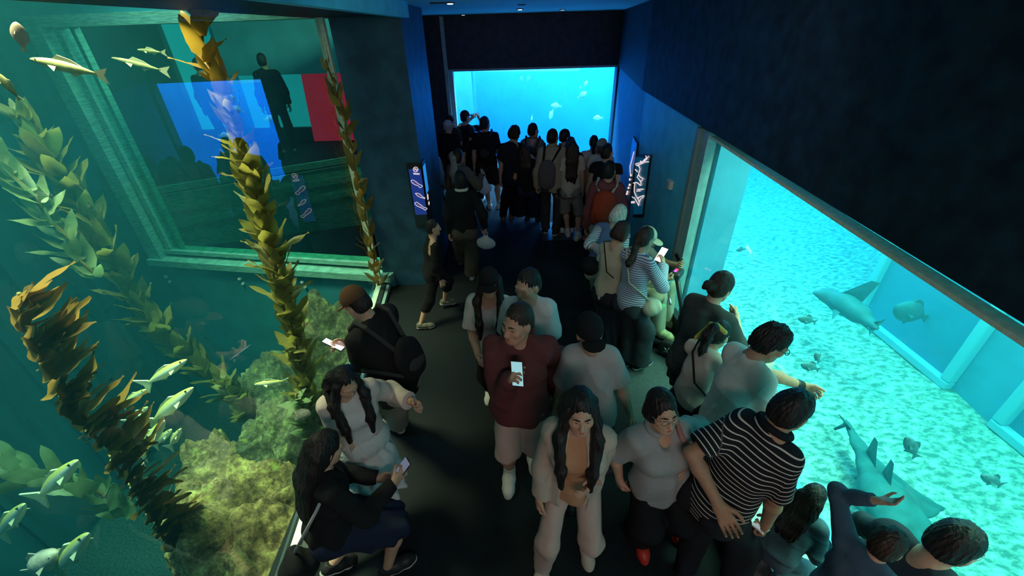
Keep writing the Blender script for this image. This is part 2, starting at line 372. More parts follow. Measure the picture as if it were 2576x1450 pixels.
structure('wall_tank_lintel', MB().box((-6, 10.15, 2.44), (2.9, 10.2, 4.6)), tblue)
structure('wall_tank_above', MB().box((2.05, -3, 2.3), (2.1, 3.98, 4.6)), tblue)
# framed viewing windows in the tank's back wall
for n_, (ya, yb) in enumerate(((3.95, 5.4), (1.2, 3.15), (-1.6, .7))):
    za, zb = -.86, 1.6; mb = MB()
    for (a, b_) in (((ya - .12, za - .12), (yb + .12, za)), ((ya - .12, zb), (yb + .12, zb + .12)), ((ya - .12, za), (ya, zb)), ((yb, za), (yb + .12, zb))):
        mb.box((TB - .12, a[0], a[1]), (TB + .001, b_[0], b_[1]), bev=.02)
    structure('window_%d' % (4 + n_), mb, tframe)
    structure('window_%d_pane' % (4 + n_), MB().box((TB - .03, ya, za), (TB + .0005, yb, zb)), mat('tank_window_pane', (.03, .3, .5), .25))
# curved ledge high in the far tank
mb = MB()
pts = [(-1.05 + 3.1 * t, 13.9 - .9 * math.sin(t * 1.4)) for t in np.linspace(0, 1, 14)]
for z0, z1, o in ((2.12, 2.34, 0), (2.42, 2.48, .05), (2.54, 2.6, .1)):
    for i in range(13):
        (xa, ya), (xb, yb) = pts[i], pts[i + 1]; mb.prism([(xa, ya + o), (xb, yb + o), (xb, yb + .4 + o), (xa, ya + .4 + o)], z0, z1)
structure('trim_tank_ledge', mb, mat('tank_ledge', (.3, .62, .75), .7))
structure('pillar_tank', MB().box((-1.9, 13.6, -1), (-1.02, 15.5, 4.6)), tblue)
wat = water_mat('clear_blue_water', (.02, .80, .90), (.12, .80, 1.0), .075, .3, .34); wat2 = water_mat('deep_blue_water', (.02, .64, .96), (.12, .66, 1.0), .04, .2, .36)
structure('water_right_tank', MB().box((2.11, -2.99, -1.2), (10.5, 9.95, 4.4)), wat)
structure('water_far_tank', MB().box((-5.99, 10.21, -1.2), (10.5, 15.6, 4.4)), wat2)
for i, y in enumerate((-1, 2, 5, 8)):
    area('tank_lamp', (4.0, y, 5.4), (3.7, y, 0), 2.6, 2.6, 760, (.95, 1, .60))
for i, x in enumerate((-3, .8, 4.5, 8)):
    area('tank_lamp', (x, 12.8, 5.4), (x, 12.8, 0), 3, 3.4, 1900, (.7, .95, 1))
# dim world
w = D.worlds.new('world'); SC.world = w; w.use_nodes = True; w.node_tree.nodes['Background'].inputs['Color'].default_value = (.01, .02, .025, 1); w.node_tree.nodes['Background'].inputs['Strength'].default_value = .15
SC.view_settings.view_transform = 'Standard'; SC.view_settings.look = 'None'; SC.view_settings.exposure = 0; SC.view_settings.gamma = 1; SC.view_settings.use_curve_mapping = False
# ================================================================ the kelp tank
KA = at_z(385, 650, .2); KB = at_z(972, 690, .2); kd = (KB - KA).normalized(); kn = Vector((-kd.y, kd.x, 0))   # end wall direction, pointing away from us
def kw(t, z, o=0.0): p = KA + kd * t + kn * o; return (p.x, p.y, z)
KLEN = (KB - KA).length
def kslab(mb, t0, t1, z0, z1, o0, o1):
    a = kw(t0, 0, o0); b = kw(t1, 0, o0); c = kw(t1, 0, o1); d = kw(t0, 0, o1)
    return mb.prism([a[:2], b[:2], c[:2], d[:2]], z0, z1)
kteal = mat('kelp_tank_teal', (.03, .24, .31), .8, .12, 3, .05)
kgreen = mat('kelp_tank_green', (.02, .11, .15), .8, .3, 2.5, .1, stretch=(1, 1, .15))
kframe = mat('kelp_window_frame', (.22, .48, .40), .6, .25, 9, .15, stretch=(1, 1, 6))
mb = MB(); kslab(mb, -.8, KLEN + .1, -3.1, .12, 0, .2); kslab(mb, -.8, -.02, .12, 4.2, 0, .2); kslab(mb, -.02, KLEN + .1, 3.42, 4.2, 0, .2)
structure('wall_kelp_end', mb, kteal)
mb = MB(); kslab(mb, -.02, KLEN + .1, .12, .22, -.1, .28); kslab(mb, .04, KLEN + .1, .27, .33, .05, .25); kslab(mb, -.02, .2, .2, 3.4, -.04, .2); kslab(mb, .26, .34, .3, 3.4, .06, .2); kslab(mb, .42, .48, .3, 3.4, .12, .2); kslab(mb, -.02, KLEN + .1, 3.3, 3.42, -.04, .2)
structure('trim_kelp_end_frame', mb, kframe)
mb = MB(); kslab(mb, .0, KLEN + .1, .22, 3.32, .1, .112)
structure('window_7', mb, glass_mat('kelp_end_glass', (.62, .9, .82), 1.2, .6))
c0 = kw(-.6, 0)
mb = MB().box((c0[0] - .3, 4.9, -3.1), (c0[0] - .05, 5.25, 2.0)).box((c0[0] - .3, -2.2, -3.1), (c0[0] - .05, 4.9, 4.2)).box((c0[0] - .3, 5.25, -3.1), (c0[0] - .05, c0[1] + .3, 4.2))
for y in (-1.2, .2, 1.6, 3.0, 4.1, 4.6, 5.4, 5.75): mb.box((c0[0] - .06, y, -3), (c0[0] + .02, y + .07, 4.2))
structure('wall_kelp_side', mb, kgreen)
structure('wall_kelp_near', MB().box((c0[0] - .3, -2.3, -3.1), (-1.45, -2.2, 4.2)), kgreen)
structure('wall_kelp_under', MB().prism([(gx(-2.2) - .14, -2.2), (gx(-2.2) - .06, -2.2), (gx(5.2) - .06, 5.2), (gx(5.2) - .14, 5.2)], -3.1, -.04), kteal)
structure('wall_kelp_over', MB().prism([(gx(-2.2) - .1, -2.2), (gx(-2.2) - .0, -2.2), (gx(5.2) - .0, 5.2), (gx(5.2) - .1, 5.2)], 3.32, 4.2), dark)
structure('floor_kelp_tank', MB().box((-7.0, -2.2, -3.2), (-1.5, 7, -3.0)), mat('kelp_gravel', (.03, .07, .07), .9, .5, 40, .4))
structure('water_kelp_tank', MB().prism([(-6.15, -2.15), (gx(-2.15) - .15, -2.15), (gx(5.12) - .15, 5.1), kw(KLEN - .1, 0, -.11)[:2], kw(-.5, 0, -.11)[:2]], -2.98, 3.9), water_mat('green_kelp_water', (.42, .89, .90), (.05, .50, .74), .035, .3, .24))
area('kelp_lamp', (-3.4, 2.9, 5.6), (-3.0, 2.7, 0), 1.2, 1.6, 270, (1, .84, .46), 70)
area('kelp_lamp', (-3.6, 5.0, 5.2), (-3.6, 5.2, 0), 1.2, .8, 45, (.7, 1, .75), 90)
area('kelp_lamp', (-4.6, 1.0, 5.4), (-4.4, 1.4, 0), 1, 1, 55, (.45, .8, 1), 80)
# the hall seen through the far pane of the kelp tank: its own lit tank window, parapet and two visitors
structure('floor_beyond', MB().box((-12, 7.9, -.2), (-1.85, 10.9, 1.0)), carpet)
p0 = at_y(392, 62, 10.4); p1 = at_y(770, 62, 10.4)
structure('wall_beyond', MB().box((-14, 10.4, -.1), (p0.x, 10.6, 4.6)).box((p0.x, 10.4, 3.6), (p1.x, 10.6, 4.6)).box((p1.x, 10.4, -.1), (-1.9, 10.6, 4.6)).box((p0.x, 10.4, -.1), (p1.x, 10.6, 1.3)), mat('beyond_wall', (.03, .1, .09), .8))
structure('window_8', MB().box((p0.x - .05, 10.55, 1.25), (p1.x + .05, 10.58, 3.65)), mat('lit_tank_window', (.02, .25, .28), .4, emit=(.02, .36, .42), estr=.8))
mb = MB()
for z in (.35, .62, .95): mb.slab([(-6.6, 6.5, z), (-2.2, 7.75, z + .3), (-2.2, 7.75, z + .4), (-6.6, 6.5, z + .1)], .06)
mb.slab([(-6.6, 6.55, 0), (-2.2, 7.8, 0), (-2.2, 7.8, 1.2), (-6.6, 6.55, .9)], .05)
structure('trim_beyond_parapet', mb, kframe)
q = [at_y(x, y, 10.35) for x, y in ((752, 165), (862, 165), (905, 400), (800, 400))]
root = empty('lit_display', q[3]); tag(root, 'red glowing display in the hall beyond the kelp tank', 'display')
o_ = MB().slab([v - Vector(q[3]) for v in q], .04).build('glass_face', mat('red_display', (.2, .01, .02), .4, emit=(.8, .02, .06), estr=.6), root)
c_ = [v * .35 + (q[0] + q[1] + q[2] + q[3]) * .1625 - Vector(q[3]) + Vector((-.25, -.05, -.2)) for v in q]
0 and MB().slab(c_, .02).build('purple_picture', mat('purple_display', (.1, .02, .2), .4, emit=(.3, .02, .25), estr=.5), root)
area('beyond_lamp', (-4.5, 7.6, 4.2), (-4.5, 8.2, 0), 2, 1, 20, (.4, 1, .8))
structure('window_9', MB().box((c0[0] - .32, 4.88, 1.95), (c0[0] - .28, 5.27, 4.2)), mat('lit_slit_window', (.02, .25, .22), .4, emit=(.03, .40, .36), estr=.8))

# ---- rocks
def rock_mat(key, ca, cb, cc):
    m = D.materials.new(key); m.use_nodes = True; nt = m.node_tree; b = nt.nodes['Principled BSDF']; b.inputs['Roughness'].default_value = .9; tc = nt.nodes.new('ShaderNodeTexCoord')
    n1 = nt.nodes.new('ShaderNodeTexNoise'); n1.inputs['Scale'].default_value = 5; n1.inputs['Detail'].default_value = 10; n1.inputs['Roughness'].default_value = .7
    n2 = nt.nodes.new('ShaderNodeTexNoise'); n2.inputs['Scale'].default_value = 24; n2.inputs['Detail'].default_value = 8; n2.inputs['Roughness'].default_value = .75
    r = nt.nodes.new('ShaderNodeValToRGB'); e = r.color_ramp.elements; e[0].position = .40; e[0].color = (*ca, 1); e[1].position = .50; e[1].color = (*cb, 1); q = e.new(.62); q.color = (*cc, 1)
    ad = nt.nodes.new('ShaderNodeMath'); ad.operation = 'MULTIPLY_ADD'; ad.inputs[1].default_value = .55; mu = nt.nodes.new('ShaderNodeMath'); mu.operation = 'MULTIPLY'; mu.inputs[1].default_value = .45
    nt.links.new(tc.outputs['Object'], n1.inputs['Vector']); nt.links.new(tc.outputs['Object'], n2.inputs['Vector']); nt.links.new(n2.outputs['Fac'], mu.inputs[0]); nt.links.new(n1.outputs['Fac'], ad.inputs[0]); nt.links.new(mu.outputs[0], ad.inputs[2])
    nt.links.new(ad.outputs[0], r.inputs['Fac']); n3 = nt.nodes.new('ShaderNodeTexNoise'); n3.inputs['Scale'].default_value = 6; n3.inputs['Detail'].default_value = 8; r3 = nt.nodes.new('ShaderNodeMapRange'); r3.inputs['From Min'].default_value = .65; r3.inputs['From Max'].default_value = .74; m3 = nt.nodes.new('ShaderNodeMix'); m3.data_type = 'RGBA'; m3.inputs['B'].default_value = (.34, .40, .08, 1)
    nt.links.new(tc.outputs['Object'], n3.inputs['Vector']); nt.links.new(n3.outputs['Fac'], r3.inputs['Value']); nt.links.new(r3.outputs['Result'], m3.inputs['Factor']); nt.links.new(r.outputs[0], m3.inputs['A']); nt.links.new(m3.outputs['Result'], b.inputs['Base Color'])
    bp = nt.nodes.new('ShaderNodeBump'); bp.inputs['Strength'].default_value = 1; bp.inputs['Distance'].default_value = .06; nt.links.new(ad.outputs[0], bp.inputs['Height']); nt.links.new(bp.outputs[0], b.inputs['Normal']); return m
rockm = rock_mat('algae_rock', (.03, .035, .012), (.22, .15, .055), (.55, .5, .16)); 0 and mat('algae_rock', (.30, .21, .085), .9, .5, 11, 1.0, c2=(.05, .06, .022), detail=9)
rock2 = rock_mat('grey_green_rock', (.02, .035, .02), (.10, .115, .055), (.26, .34, .12)); 0 and mat('grey_green_rock', (.13, .14, .075), .9, .5, 9, 1.0, c2=(.035, .055, .035), detail=9)
def rock(loc, r, seed, m, label, sq=(1, 1, 1)):
    rg = np.random.default_rng(seed); bm = bmesh.new(); bmesh.ops.create_icosphere(bm, subdivisions=6, radius=1)
    v = np.array([q.co[:] for q in bm.verts]); f = np.array([[q.index for q in g.verts] for g in bm.faces], np.int32); bm.free()
    d = np.ones(len(v))
    for _ in range(13):                                # flat broken faces
        n_ = nrm(rg.normal(size=3)); t = rg.uniform(.62, .92); q = v @ n_; d = np.minimum(d, np.where(q > t, t / np.maximum(q, 1e-3), 1))
    for fr, am in ((2.2, .09), (5, .06), (11, .034), (24, .018), (48, .010)):
        K = rg.normal(size=(5, 3)) * fr; d += am * np.sin(v @ K.T + rg.uniform(0, 6.3, 5)).sum(1) / 2.2
    v = v * d[:, None] * np.asarray(r) * np.asarray(sq)
    wx = v[:, 0] + loc[0]; lim = GX0 + (GX1 - GX0) * (v[:, 1] + loc[1] - 1.4) / 3.75 - .16; v[:, 0] = np.where(wx > lim, lim + .03 * np.tanh((wx - lim) * -2) - loc[0], v[:, 0])
    o = mesh_obj('boulder', v, f, m); o.location = loc
    return tag(o, label, 'rock', 'boulders in the kelp tank')
def rk(px, py, z, r, seed, m, label):
    p = at_z(px, py, z); return rock((p.x, p.y, p.z - (r[2] + .5) * .7), (r[0], r[1], r[2] + .5), seed, m, label)
rk(600, 1260, -.62, (.78, .72, .9), 3, rockm, 'largest ochre boulder sloping up beside the kelp tank window edge')
rk(690, 1400, -.62, (.5, .6, .8), 5, rockm, 'ochre boulder against the window foot, nearest the bottom corner of the pane')
rk(530, 1130, -.95, (.42, .4, .8), 8, rockm, 'rounded brown boulder on the deep side of the ochre pile')
rk(700, 1080, -.55, (.5, .5, .85), 9, rock2, 'olive boulder under the foot of the tallest kelp strand')
rk(830, 840, -.3, (.5, .62, 1.2), 12, rock2, 'grey green boulder standing in front of the man in the cap')
rk(700, 940, -.75, (.55, .5, .8), 14, rock2, 'low mossy rock between the kelp foot and the teal end wall')
rk(880, 960, -.25, (.2, .45, .7), 15, rock2, 'narrow grey rock pressed against the glass behind the capped man')
rk(560, 1440, -1.05, (.6, .5, .7), 16, rockm, 'ochre boulder at the very foot of the leafiest kelp')

# ---- kelp
def leaf_mat(key, c, tr):
    m = D.materials.new(key); m.use_nodes = True; nt = m.node_tree; b = nt.nodes['Principled BSDF']; o = nt.nodes['Material Output']
    n = nt.nodes.new('ShaderNodeTexNoise'); n.inputs['Scale'].default_value = 14; tc = nt.nodes.new('ShaderNodeTexCoord'); nt.links.new(tc.outputs['Object'], n.inputs['Vector'])
    mx = nt.nodes.new('ShaderNodeMix'); mx.data_type = 'RGBA'; mx.inputs['A'].default_value = (*[q * .55 for q in c], 1); mx.inputs['B'].default_value = (*[q * 1.3 for q in c], 1)
    nt.links.new(n.outputs['Fac'], mx.inputs['Factor']); nt.links.new(mx.outputs['Result'], b.inputs['Base Color'])
    b.inputs['Roughness'].default_value = .45; b.inputs['Specular IOR Level'].default_value = .4
    t = nt.nodes.new('ShaderNodeBsdfTranslucent'); t.inputs['Color'].default_value = (*tr, 1); s = nt.nodes.new('ShaderNodeMixShader'); s.inputs['Fac'].default_value = .38
    nt.links.new(b.outputs[0], s.inputs[1]); nt.links.new(t.outputs[0], s.inputs[2]); nt.links.new(s.outputs[0], o.inputs['Surface'])
    return m
kelp_lamplit = leaf_mat('kelp_blade_lamplit', (.34, .23, .045), (.62, .42, .06))  # lit copy of the olive blade: lamplight put into the gold colour
kelp_olive = leaf_mat('kelp_blade_olive', (.20, .18, .05), (.36, .34, .07))
kelp_brown = leaf_mat('kelp_blade_brown', (.16, .10, .03), (.34, .2, .05))
kelp_green = leaf_mat('kelp_blade_green', (.15, .21, .10), (.25, .38, .18))
stemm = mat('kelp_stem', (.14, .11, .03), .5)
bulbm = mat('kelp_float', (.42, .36, .14), .4)
def leaf(mb, base, d, L, Wd, up, bend, rg):
    """one blade: lance-shaped, rippled edges, drooping tip"""
    d = Vector(d).normalized(); up = Vector(up); s = d.cross(up)
    if s.length < .1: s = d.orthogonal()
    s.normalize(); nn = s.cross(d).normalized(); n = 8; vs = []; fs = []; ph = rg.uniform(0, 6); p = Vector(base); dd = d.copy()
    for i in range(n + 1):
        t = i / n; w_ = Wd * (math.sin(math.pi * min(1, t * .93 + .07) ** .62) ** .8) * (1 if i < n else 0)
        rp = .16 * Wd * math.sin(t * 9 + ph); q = rg.uniform(.9, 1.12)
        vs += [p + s * w_ * q + nn * (rp + .12 * w_), p - nn * .08 * w_, p - s * w_ * q + nn * (-rp * .8 + .12 * w_)]
        dd = (dd + nn * bend / n).normalized(); p = p + dd * (L / n)
        if i < n: fs += [(3 * i, 3 * i + 1, 3 * i + 4, 3 * i + 3), (3 * i + 1, 3 * i + 2, 3 * i + 5, 3 * i + 4)]
    mb.add(vs, fs)
def kelp(label, pts, L, W, gap, m, seed, sweep=(0, 0, .0), openness=.9, bulbs=False, skip=0.0, ring=2, oneside=False, bmax=1.0):
    """pts: stem from holdfast to tip in 3-D"""
    rg = np.random.default_rng(seed); pts = [Vector(p) for p in pts]
    seg = [(b - a).length for a, b in zip(pts[:-1], pts[1:])]; tot = sum(seg); fine = []; s = 0
    n = max(6, int(tot / .05))
    for i in range(n + 1):
        t = tot * i / n; k = 0
        while k < len(seg) - 1 and t > seg[k]: t -= seg[k]; k += 1
        fine.append(pts[k].lerp(pts[k + 1], t / seg[k]) + Vector((.012 * math.sin(i * .9), .012 * math.cos(i * .7), 0)))
    root = empty('kelp_strand', fine[0]); tag(root, label, 'kelp', 'giant kelp in the green tank')
    o = Vector(root.location); loc = [p - o for p in fine]
    MB().tube(loc, [.012] * len(loc), 6).build('stem', stemm, root, True)
    mb = MB(); bl = []; s = 0; az = rg.uniform(0, 6)
    while s < tot:
        i = min(n - 1, int(s / tot * n)); p = loc[i]; ax = (loc[i + 1] - loc[i]).normalized(); x = ax.orthogonal().normalized(); y = ax.cross(x)
        for _ in range(ring):
            az += 2.4 + rg.uniform(-.4, .4); out = x * math.cos(az) + y * math.sin(az)
            if rg.uniform() < skip: continue
            if oneside and out.dot(Vector(sweep)) < 0: out = -out
            d = ax * rg.uniform(.35, 1.0) + out * openness * rg.uniform(.6, 1.2) + Vector(sweep)
            k = rg.uniform(.7, 1.15) * (1 if s < tot * .9 else .7)
            leaf(mb, p + out * .012, d, L * k, W * k, out * .5 + ax, rg.uniform(-.2, bmax), rg)
            if bulbs and rg.uniform() < .8: bl.append(p - Vector(sweep).normalized() * .022)
        s += gap
    mesh_obj('blades', mb.v, mb.f, m, root, True)
    for q in bl[::2]: MB().lathe([(.001, -.02), (.012, -.012), (.016, 0), (.012, .014), (.002, .024)], 8, q).build('float', bulbm, root, True)
    return root
def ky(lst, Y): return [at_y(x, y, Y) for x, y in lst]
kelp('tallest olive kelp strand, standing on the olive boulder and reaching the ceiling', ky([(800, 1075), (765, 960), (725, 780), (690, 640), (640, 480), (605, 370), (570, 260)], 3.15), .27, .058, .05, kelp_olive, 21, openness=.75, ring=3)
kelp('golden lamplit kelp top hanging under the ceiling', ky([(560, 240), (525, 150), (500, 70), (480, -30)], 3.15), .24, .045, .06, kelp_lamplit, 22, openness=.8, ring=2)
kelp('slanting olive kelp strand behind the silver fish, with broad drooping blades', ky([(610, 1010), (520, 930), (420, 850), (330, 740), (250, 600), (170, 470), (90, 350), (40, 260)], 4.1), .36, .07, .07, kelp_olive, 23, sweep=(-.1, 0, .2), openness=.9, ring=3)
kelp('nearest brown kelp with pale floats and large upswept blades', ky([(480, 1440), (400, 1330), (330, 1220), (255, 1110), (170, 1000), (100, 890), (65, 810), (40, 740)], 2.05), .50, .075, .07, kelp_brown, 24, sweep=(1.0, -.1, .55), openness=.7, bulbs=True, ring=3, oneside=True, bmax=.25)
kelp('pale feathery kelp at the far edge of the pane, half washed out by reflection', ky([(240, 700), (170, 610), (90, 500), (10, 420), (-60, 330)], 3.5), .3, .05, .07, kelp_green, 25, sweep=(-.4, 0, .1), ring=2)
kelp('light green broad bladed kelp low in the tank beside the darting fish', ky([(330, 1300), (230, 1230), (120, 1200), (10, 1180), (-80, 1150)], 2.7), .34, .07, .11, kelp_green, 26, sweep=(.1, 0, .5), ring=2)
kelp('dim reddish kelp strand beside the upright window edge', ky([(950, 720), (930, 600), (900, 450), (865, 300), (820, 150)], 4.95), .22, .04, .07, kelp_brown, 27, openness=.5, ring=1)
kelp('bright green young kelp tuft at the foot of the tallest strand', ky([(800, 1110), (770, 1060), (745, 990)], 2.95), .2, .05, .045, kelp_green, 28, openness=1.1, ring=3)
kelp('dark seaweed clump between the rock pile and the slanting strand', ky([(640, 1060), (600, 1000), (560, 950)], 3.8), .24, .06, .05, kelp_olive, 29, openness=1.2, ring=3)
# ---- fish
def fish_mat(key, belly, back, rough):
    m = D.materials.new(key); m.use_nodes = True; nt = m.node_tree; b = nt.nodes['Principled BSDF']; b.inputs['Roughness'].default_value = rough; b.inputs['Specular IOR Level'].default_value = .6
    a = nt.nodes.new('ShaderNodeAttribute'); a.attribute_name = 'back'; r = nt.nodes.new('ShaderNodeMapRange'); r.inputs['From Min'].default_value = .05; r.inputs['From Max'].default_value = .75
    n = nt.nodes.new('ShaderNodeTexNoise'); n.inputs['Scale'].default_value = 40; ad = nt.nodes.new('ShaderNodeMath'); ad.operation = 'MULTIPLY_ADD'; ad.inputs[1].default_value = .8; ad.inputs[2].default_value = -.4
    s = nt.nodes.new('ShaderNodeMath'); s.operation = 'ADD'; mx = nt.nodes.new('ShaderNodeMix'); mx.data_type = 'RGBA'; mx.inputs['A'].default_value = (*belly, 1); mx.inputs['B'].default_value = (*back, 1)
    nt.links.new(n.outputs['Fac'], ad.inputs[0]); nt.links.new(ad.outputs[0], s.inputs[0]); nt.links.new(a.outputs['Fac'], s.inputs[1]); nt.links.new(s.outputs[0], r.inputs['Value']); nt.links.new(r.outputs['Result'], mx.inputs['Factor']); nt.links.new(mx.outputs['Result'], b.inputs['Base Color'])
    return m
silver = fish_mat('silver_fish_skin', (.80, .84, .72), (.42, .42, .10), .3)
olivef = mat('olive_fish_skin', (.40, .44, .2), .4, .3, 25, .1)
pinkf = mat('pinkish_fish_skin', (.55, .45, .38), .4, .2, 20, .1)
finm = mat('fish_fin', (.55, .6, .42), .5)
palef = mat('pale_reef_fish_skin', (.75, .8, .72), .5, .15, 20)
greyf = mat('grey_fish_skin', (.09, .20, .22), .5, .2, 20)
eyem = mat('black_eye', (.01, .01, .01), .15)
def fish(head, tail, m, label, group, depth=.17, thick=.11, eye=True, bend=.0, cat='fish', dors=.07, pec=1.0):
    head = Vector(head); tail = Vector(tail); L = (head - tail).length; ax = (head - tail).normalized()
    side = ax.cross(Vector((0, 0, 1)))
    side = side.normalized() if side.length > .05 else Vector((1, 0, 0)); up = side.cross(ax).normalized()
    root = empty('fish', (head + tail) / 2); tag(root, label, cat, group)
    def P(x, y, z): return ax * (x * L) + side * (y * L + bend * L * (x * 2) ** 2) + up * (z * L)
    prof = [(.5, .012), (.47, .05), (.42, .085), (.33, .128), (.2, .165), (.05, .18), (-.1, .155), (-.22, .11), (-.32, .06), (-.39, .035)]
    vs = []; fs = []; n = 12
    for x, r in prof:
        for k in range(n):
            a = 2 * math.pi * k / n; vs.append(P(x, math.cos(a) * r * thick / .18, math.sin(a) * r * depth / .18))
    for i in range(len(prof) - 1):
        for k in range(n): k2 = (k + 1) % n; fs.append((i * n + k, (i + 1) * n + k, (i + 1) * n + k2, i * n + k2))
    fs += [tuple(range(n)), tuple(len(prof) * n - 1 - k for k in range(n))]
    mesh_obj('body', vs, fs, m, root, True, {'back': [math.sin(2 * math.pi * (i % n) / n) for i in range(len(vs))]})
    def fin(name, pts, th=.008):
        v = [P(x, y + th, z) for x, y, z in pts] + [P(x, y - th, z) for x, y, z in pts]; q = len(pts)
        mesh_obj(name, v, [tuple(range(q)), tuple(range(2 * q - 1, q - 1, -1))] + [(i, q + i, q + (i + 1) % q, (i + 1) % q) for i in range(q)], finm if m is silver or m is olivef else m, root, False)
    fin('tail_fin', [(-.36, 0, .03), (-.44, 0, .07), (-.56, 0, .13), (-.5, 0, .0), (-.56, 0, -.13), (-.44, 0, -.07), (-.36, 0, -.03)])
    fin('dorsal_fin', [(.2, 0, depth * .88), (.12, 0, depth + dors), (-.05, 0, depth + dors * .6), (-.2, 0, depth * .66)])
    fin('anal_fin', [(-.02, 0, -depth * .9), (-.08, 0, -depth - dors * .6), (-.2, 0, -depth * .62)])
    for s in (-1, 1): fin('pectoral_fin', [(.25, s * thick * .7, -.02), (.25 - .13 * pec, s * (thick + .06 * pec), -.02 - .06 * pec), (.25 - .15 * pec, s * (thick + .03 * pec), -.01)], .004)
    if eye:
        for s in (-1, 1):
            c = P(.41, s * thick * .46, .02); MB().lathe([(.001, -.011 * L), (.008 * L, -.007 * L), (.011 * L, 0), (.008 * L, .007 * L), (.001, .011 * L)], 8, c).build('eye', eyem, root, True)
    return root
G1 = 'silver fish schooling past the kelp'
for i, (hx, hy, tx, ty, Y, lb) in enumerate([
    (470, 905, 362, 970, 2.9, 'slim silver fish highest of the school, in front of the slanting kelp'), (368, 980, 305, 1020, 2.9, 'small silver fish just left of the two long yellow backed ones'), (486, 975, 375, 1068, 2.8, 'long yellow backed silver fish below the highest of the school'),
    (372, 1024, 320, 1064, 2.75, 'short silver fish tucked between two larger ones by the brown kelp'), (414, 1058, 350, 1146, 2.6, 'bright silver fish diving behind the brown kelp blades'), (432, 1080, 388, 1124, 2.75, 'slim silver fish beside the brightest diving one'),
    (456, 1078, 425, 1128, 2.7, 'silver fish peeking out above the tallest brown blade'), (196, 1158, 92, 1256, 2.3, 'silver fish crossing the light green kelp blades'), (62, 1268, -4, 1350, 2.1, 'silver fish cut off by the edge of the photo, below the green blades'),
    (222, 1342, 142, 1442, 1.95, 'silver fish lowest in the tank, pointing up at the brown kelp'), (362, 1164, 328, 1212, 2.4, 'small silver fish half hidden by the brown kelp stem')]):
    fish(at_y(hx, hy, Y), at_y(tx, ty, Y + .06), silver, lb, G1, .068, .055, dors=.022, pec=.5)
fish(at_y(640, 968, 3.0), at_y(722, 958, 3.1), silver, 'white bellied fish resting beside the foot of the tallest kelp', None, .11, .08)
fish(at_y(142, 1390, 2.0), at_y(76, 1440, 2.0), pinkf, 'chubby pale fish in the bottom corner under the green blades', None, .2, .15)
fish(at_y(75, 148, 2.7), at_y(262, 190, 2.75), olivef, 'large olive fish gliding near the top edge of the pane', None, .09, .07)
fish(at_y(40, 55, 2.4), at_y(62, 128, 2.4), pinkf, 'pinkish fish seen from below near the top corner', None, .28, .2)
fish(at_y(-12, 180, 2.3), at_y(50, 250, 2.3), olivef, 'olive fish entering at the very edge under the pinkish one', None, .16, .12)
fish(at_y(345, 125, 4.4), at_y(415, 133, 4.4), olivef, 'faint green fish near the frame of the far pane', None, .07, .05, False)
fish(at_y(280, 145, 4.2), at_y(420, 180, 4.3), olivef, 'long faint fish below the faint green one', None, .06, .05, False)
mb = MB()
st = at_z(563, 970, -.6)
# small glass-mounted lamps (bubbles of the pane) seen as paired bolts on the teal wall
for i, (x, y) in enumerate(((605, 700), (762, 708), (890, 722), (420, 695))):
    p = KA + kd * ((at_z(x, y, -.15) - KA).dot(kd)); q = at_plane(x, y, KA, kn)
    root = empty('wall_bolt', q); tag(root, ['pale paired bolt on the teal wall left of the tallest kelp', 'pale paired bolt on the teal wall right of the tallest kelp', 'pale paired bolt on the teal wall above the capped man', 'pale paired bolt under the corner of the far frame'][i], 'bolt', 'bolts on the end wall of the kelp tank')
    for dx, dz, rr in ((0, 0, .03), (.02, -.09, .024)): MB().lathe([(.001, 0), (rr, .0), (rr, .03), (.02, .05), (.001, .055)], 10, (dx, 0, dz), Matrix.Rotation(math.pi / 2, 3, 'X')).build('bolt_head', mat('pale_fitting', (.7, .75, .75), .3), root, True)

# ---- right tank animals
def rt(px, py, d):      # a point in the right tank at a depth (metres along the view)
    return Vector((0, 0, CH)) + ray(px, py) * d
def fins_slab(mb, pts, th):
    q = [Vector(p) for p in pts]; n = len(q); nn = (q[1] - q[0]).cross(q[2] - q[0]).normalized() * th; c = sum(q, Vector()) / n
    vs = q + [c + nn, c - nn]
    return mb.add(vs, [(i, (i + 1) % n, n) for i in range(n)] + [((i + 1) % n, i, n + 1) for i in range(n)])
rayskin = mat('guitarfish_skin', (.04, .16, .17), .7, .2, 8, .1)
sharkskin = mat('shark_skin', (.035, .17, .22), .6, .12, 8, .05)
def P2(px, py, z): v = at_z(px, py, z); return np.array(v, np.float32)
zr = -.72
root = empty('guitarfish', (0, 0, 0)); tag(root, 'large shark-like ray with broad pectoral fins lying over the sand by the ledge child', 'ray')
B = Blob(); up_ = V3(0, 0, 1)
sp = [P2(2128, 1062, zr), P2(2160, 1120, zr + .02), P2(2195, 1180, zr + .04), P2(2230, 1250, zr + .05), P2(2270, 1310, zr + .04), P2(2310, 1342, zr)]
B.chain(sp, [.035, .06, .12, .2, .22, .12], .08, flat=(up_, .5))
B.chain([P2(2235, 1215, zr), P2(2310, 1268, zr - .02), P2(2372, 1278, zr - .03)], [.16, .12, .03], .1, flat=(up_, .28))
B.chain([P2(2220, 1225, zr), P2(2175, 1262, zr - .03), P2(2134, 1258, zr - .06)], [.16, .12, .03], .1, flat=(up_, .28))
B.chain([P2(2190, 1180, zr), P2(2165, 1205, zr - .03)], [.08, .03], .06, flat=(up_, .3)); B.chain([P2(2205, 1180, zr), P2(2240, 1178, zr - .03)], [.08, .03], .06, flat=(up_, .3))
blob_obj('body', B, .022, rayskin, root)
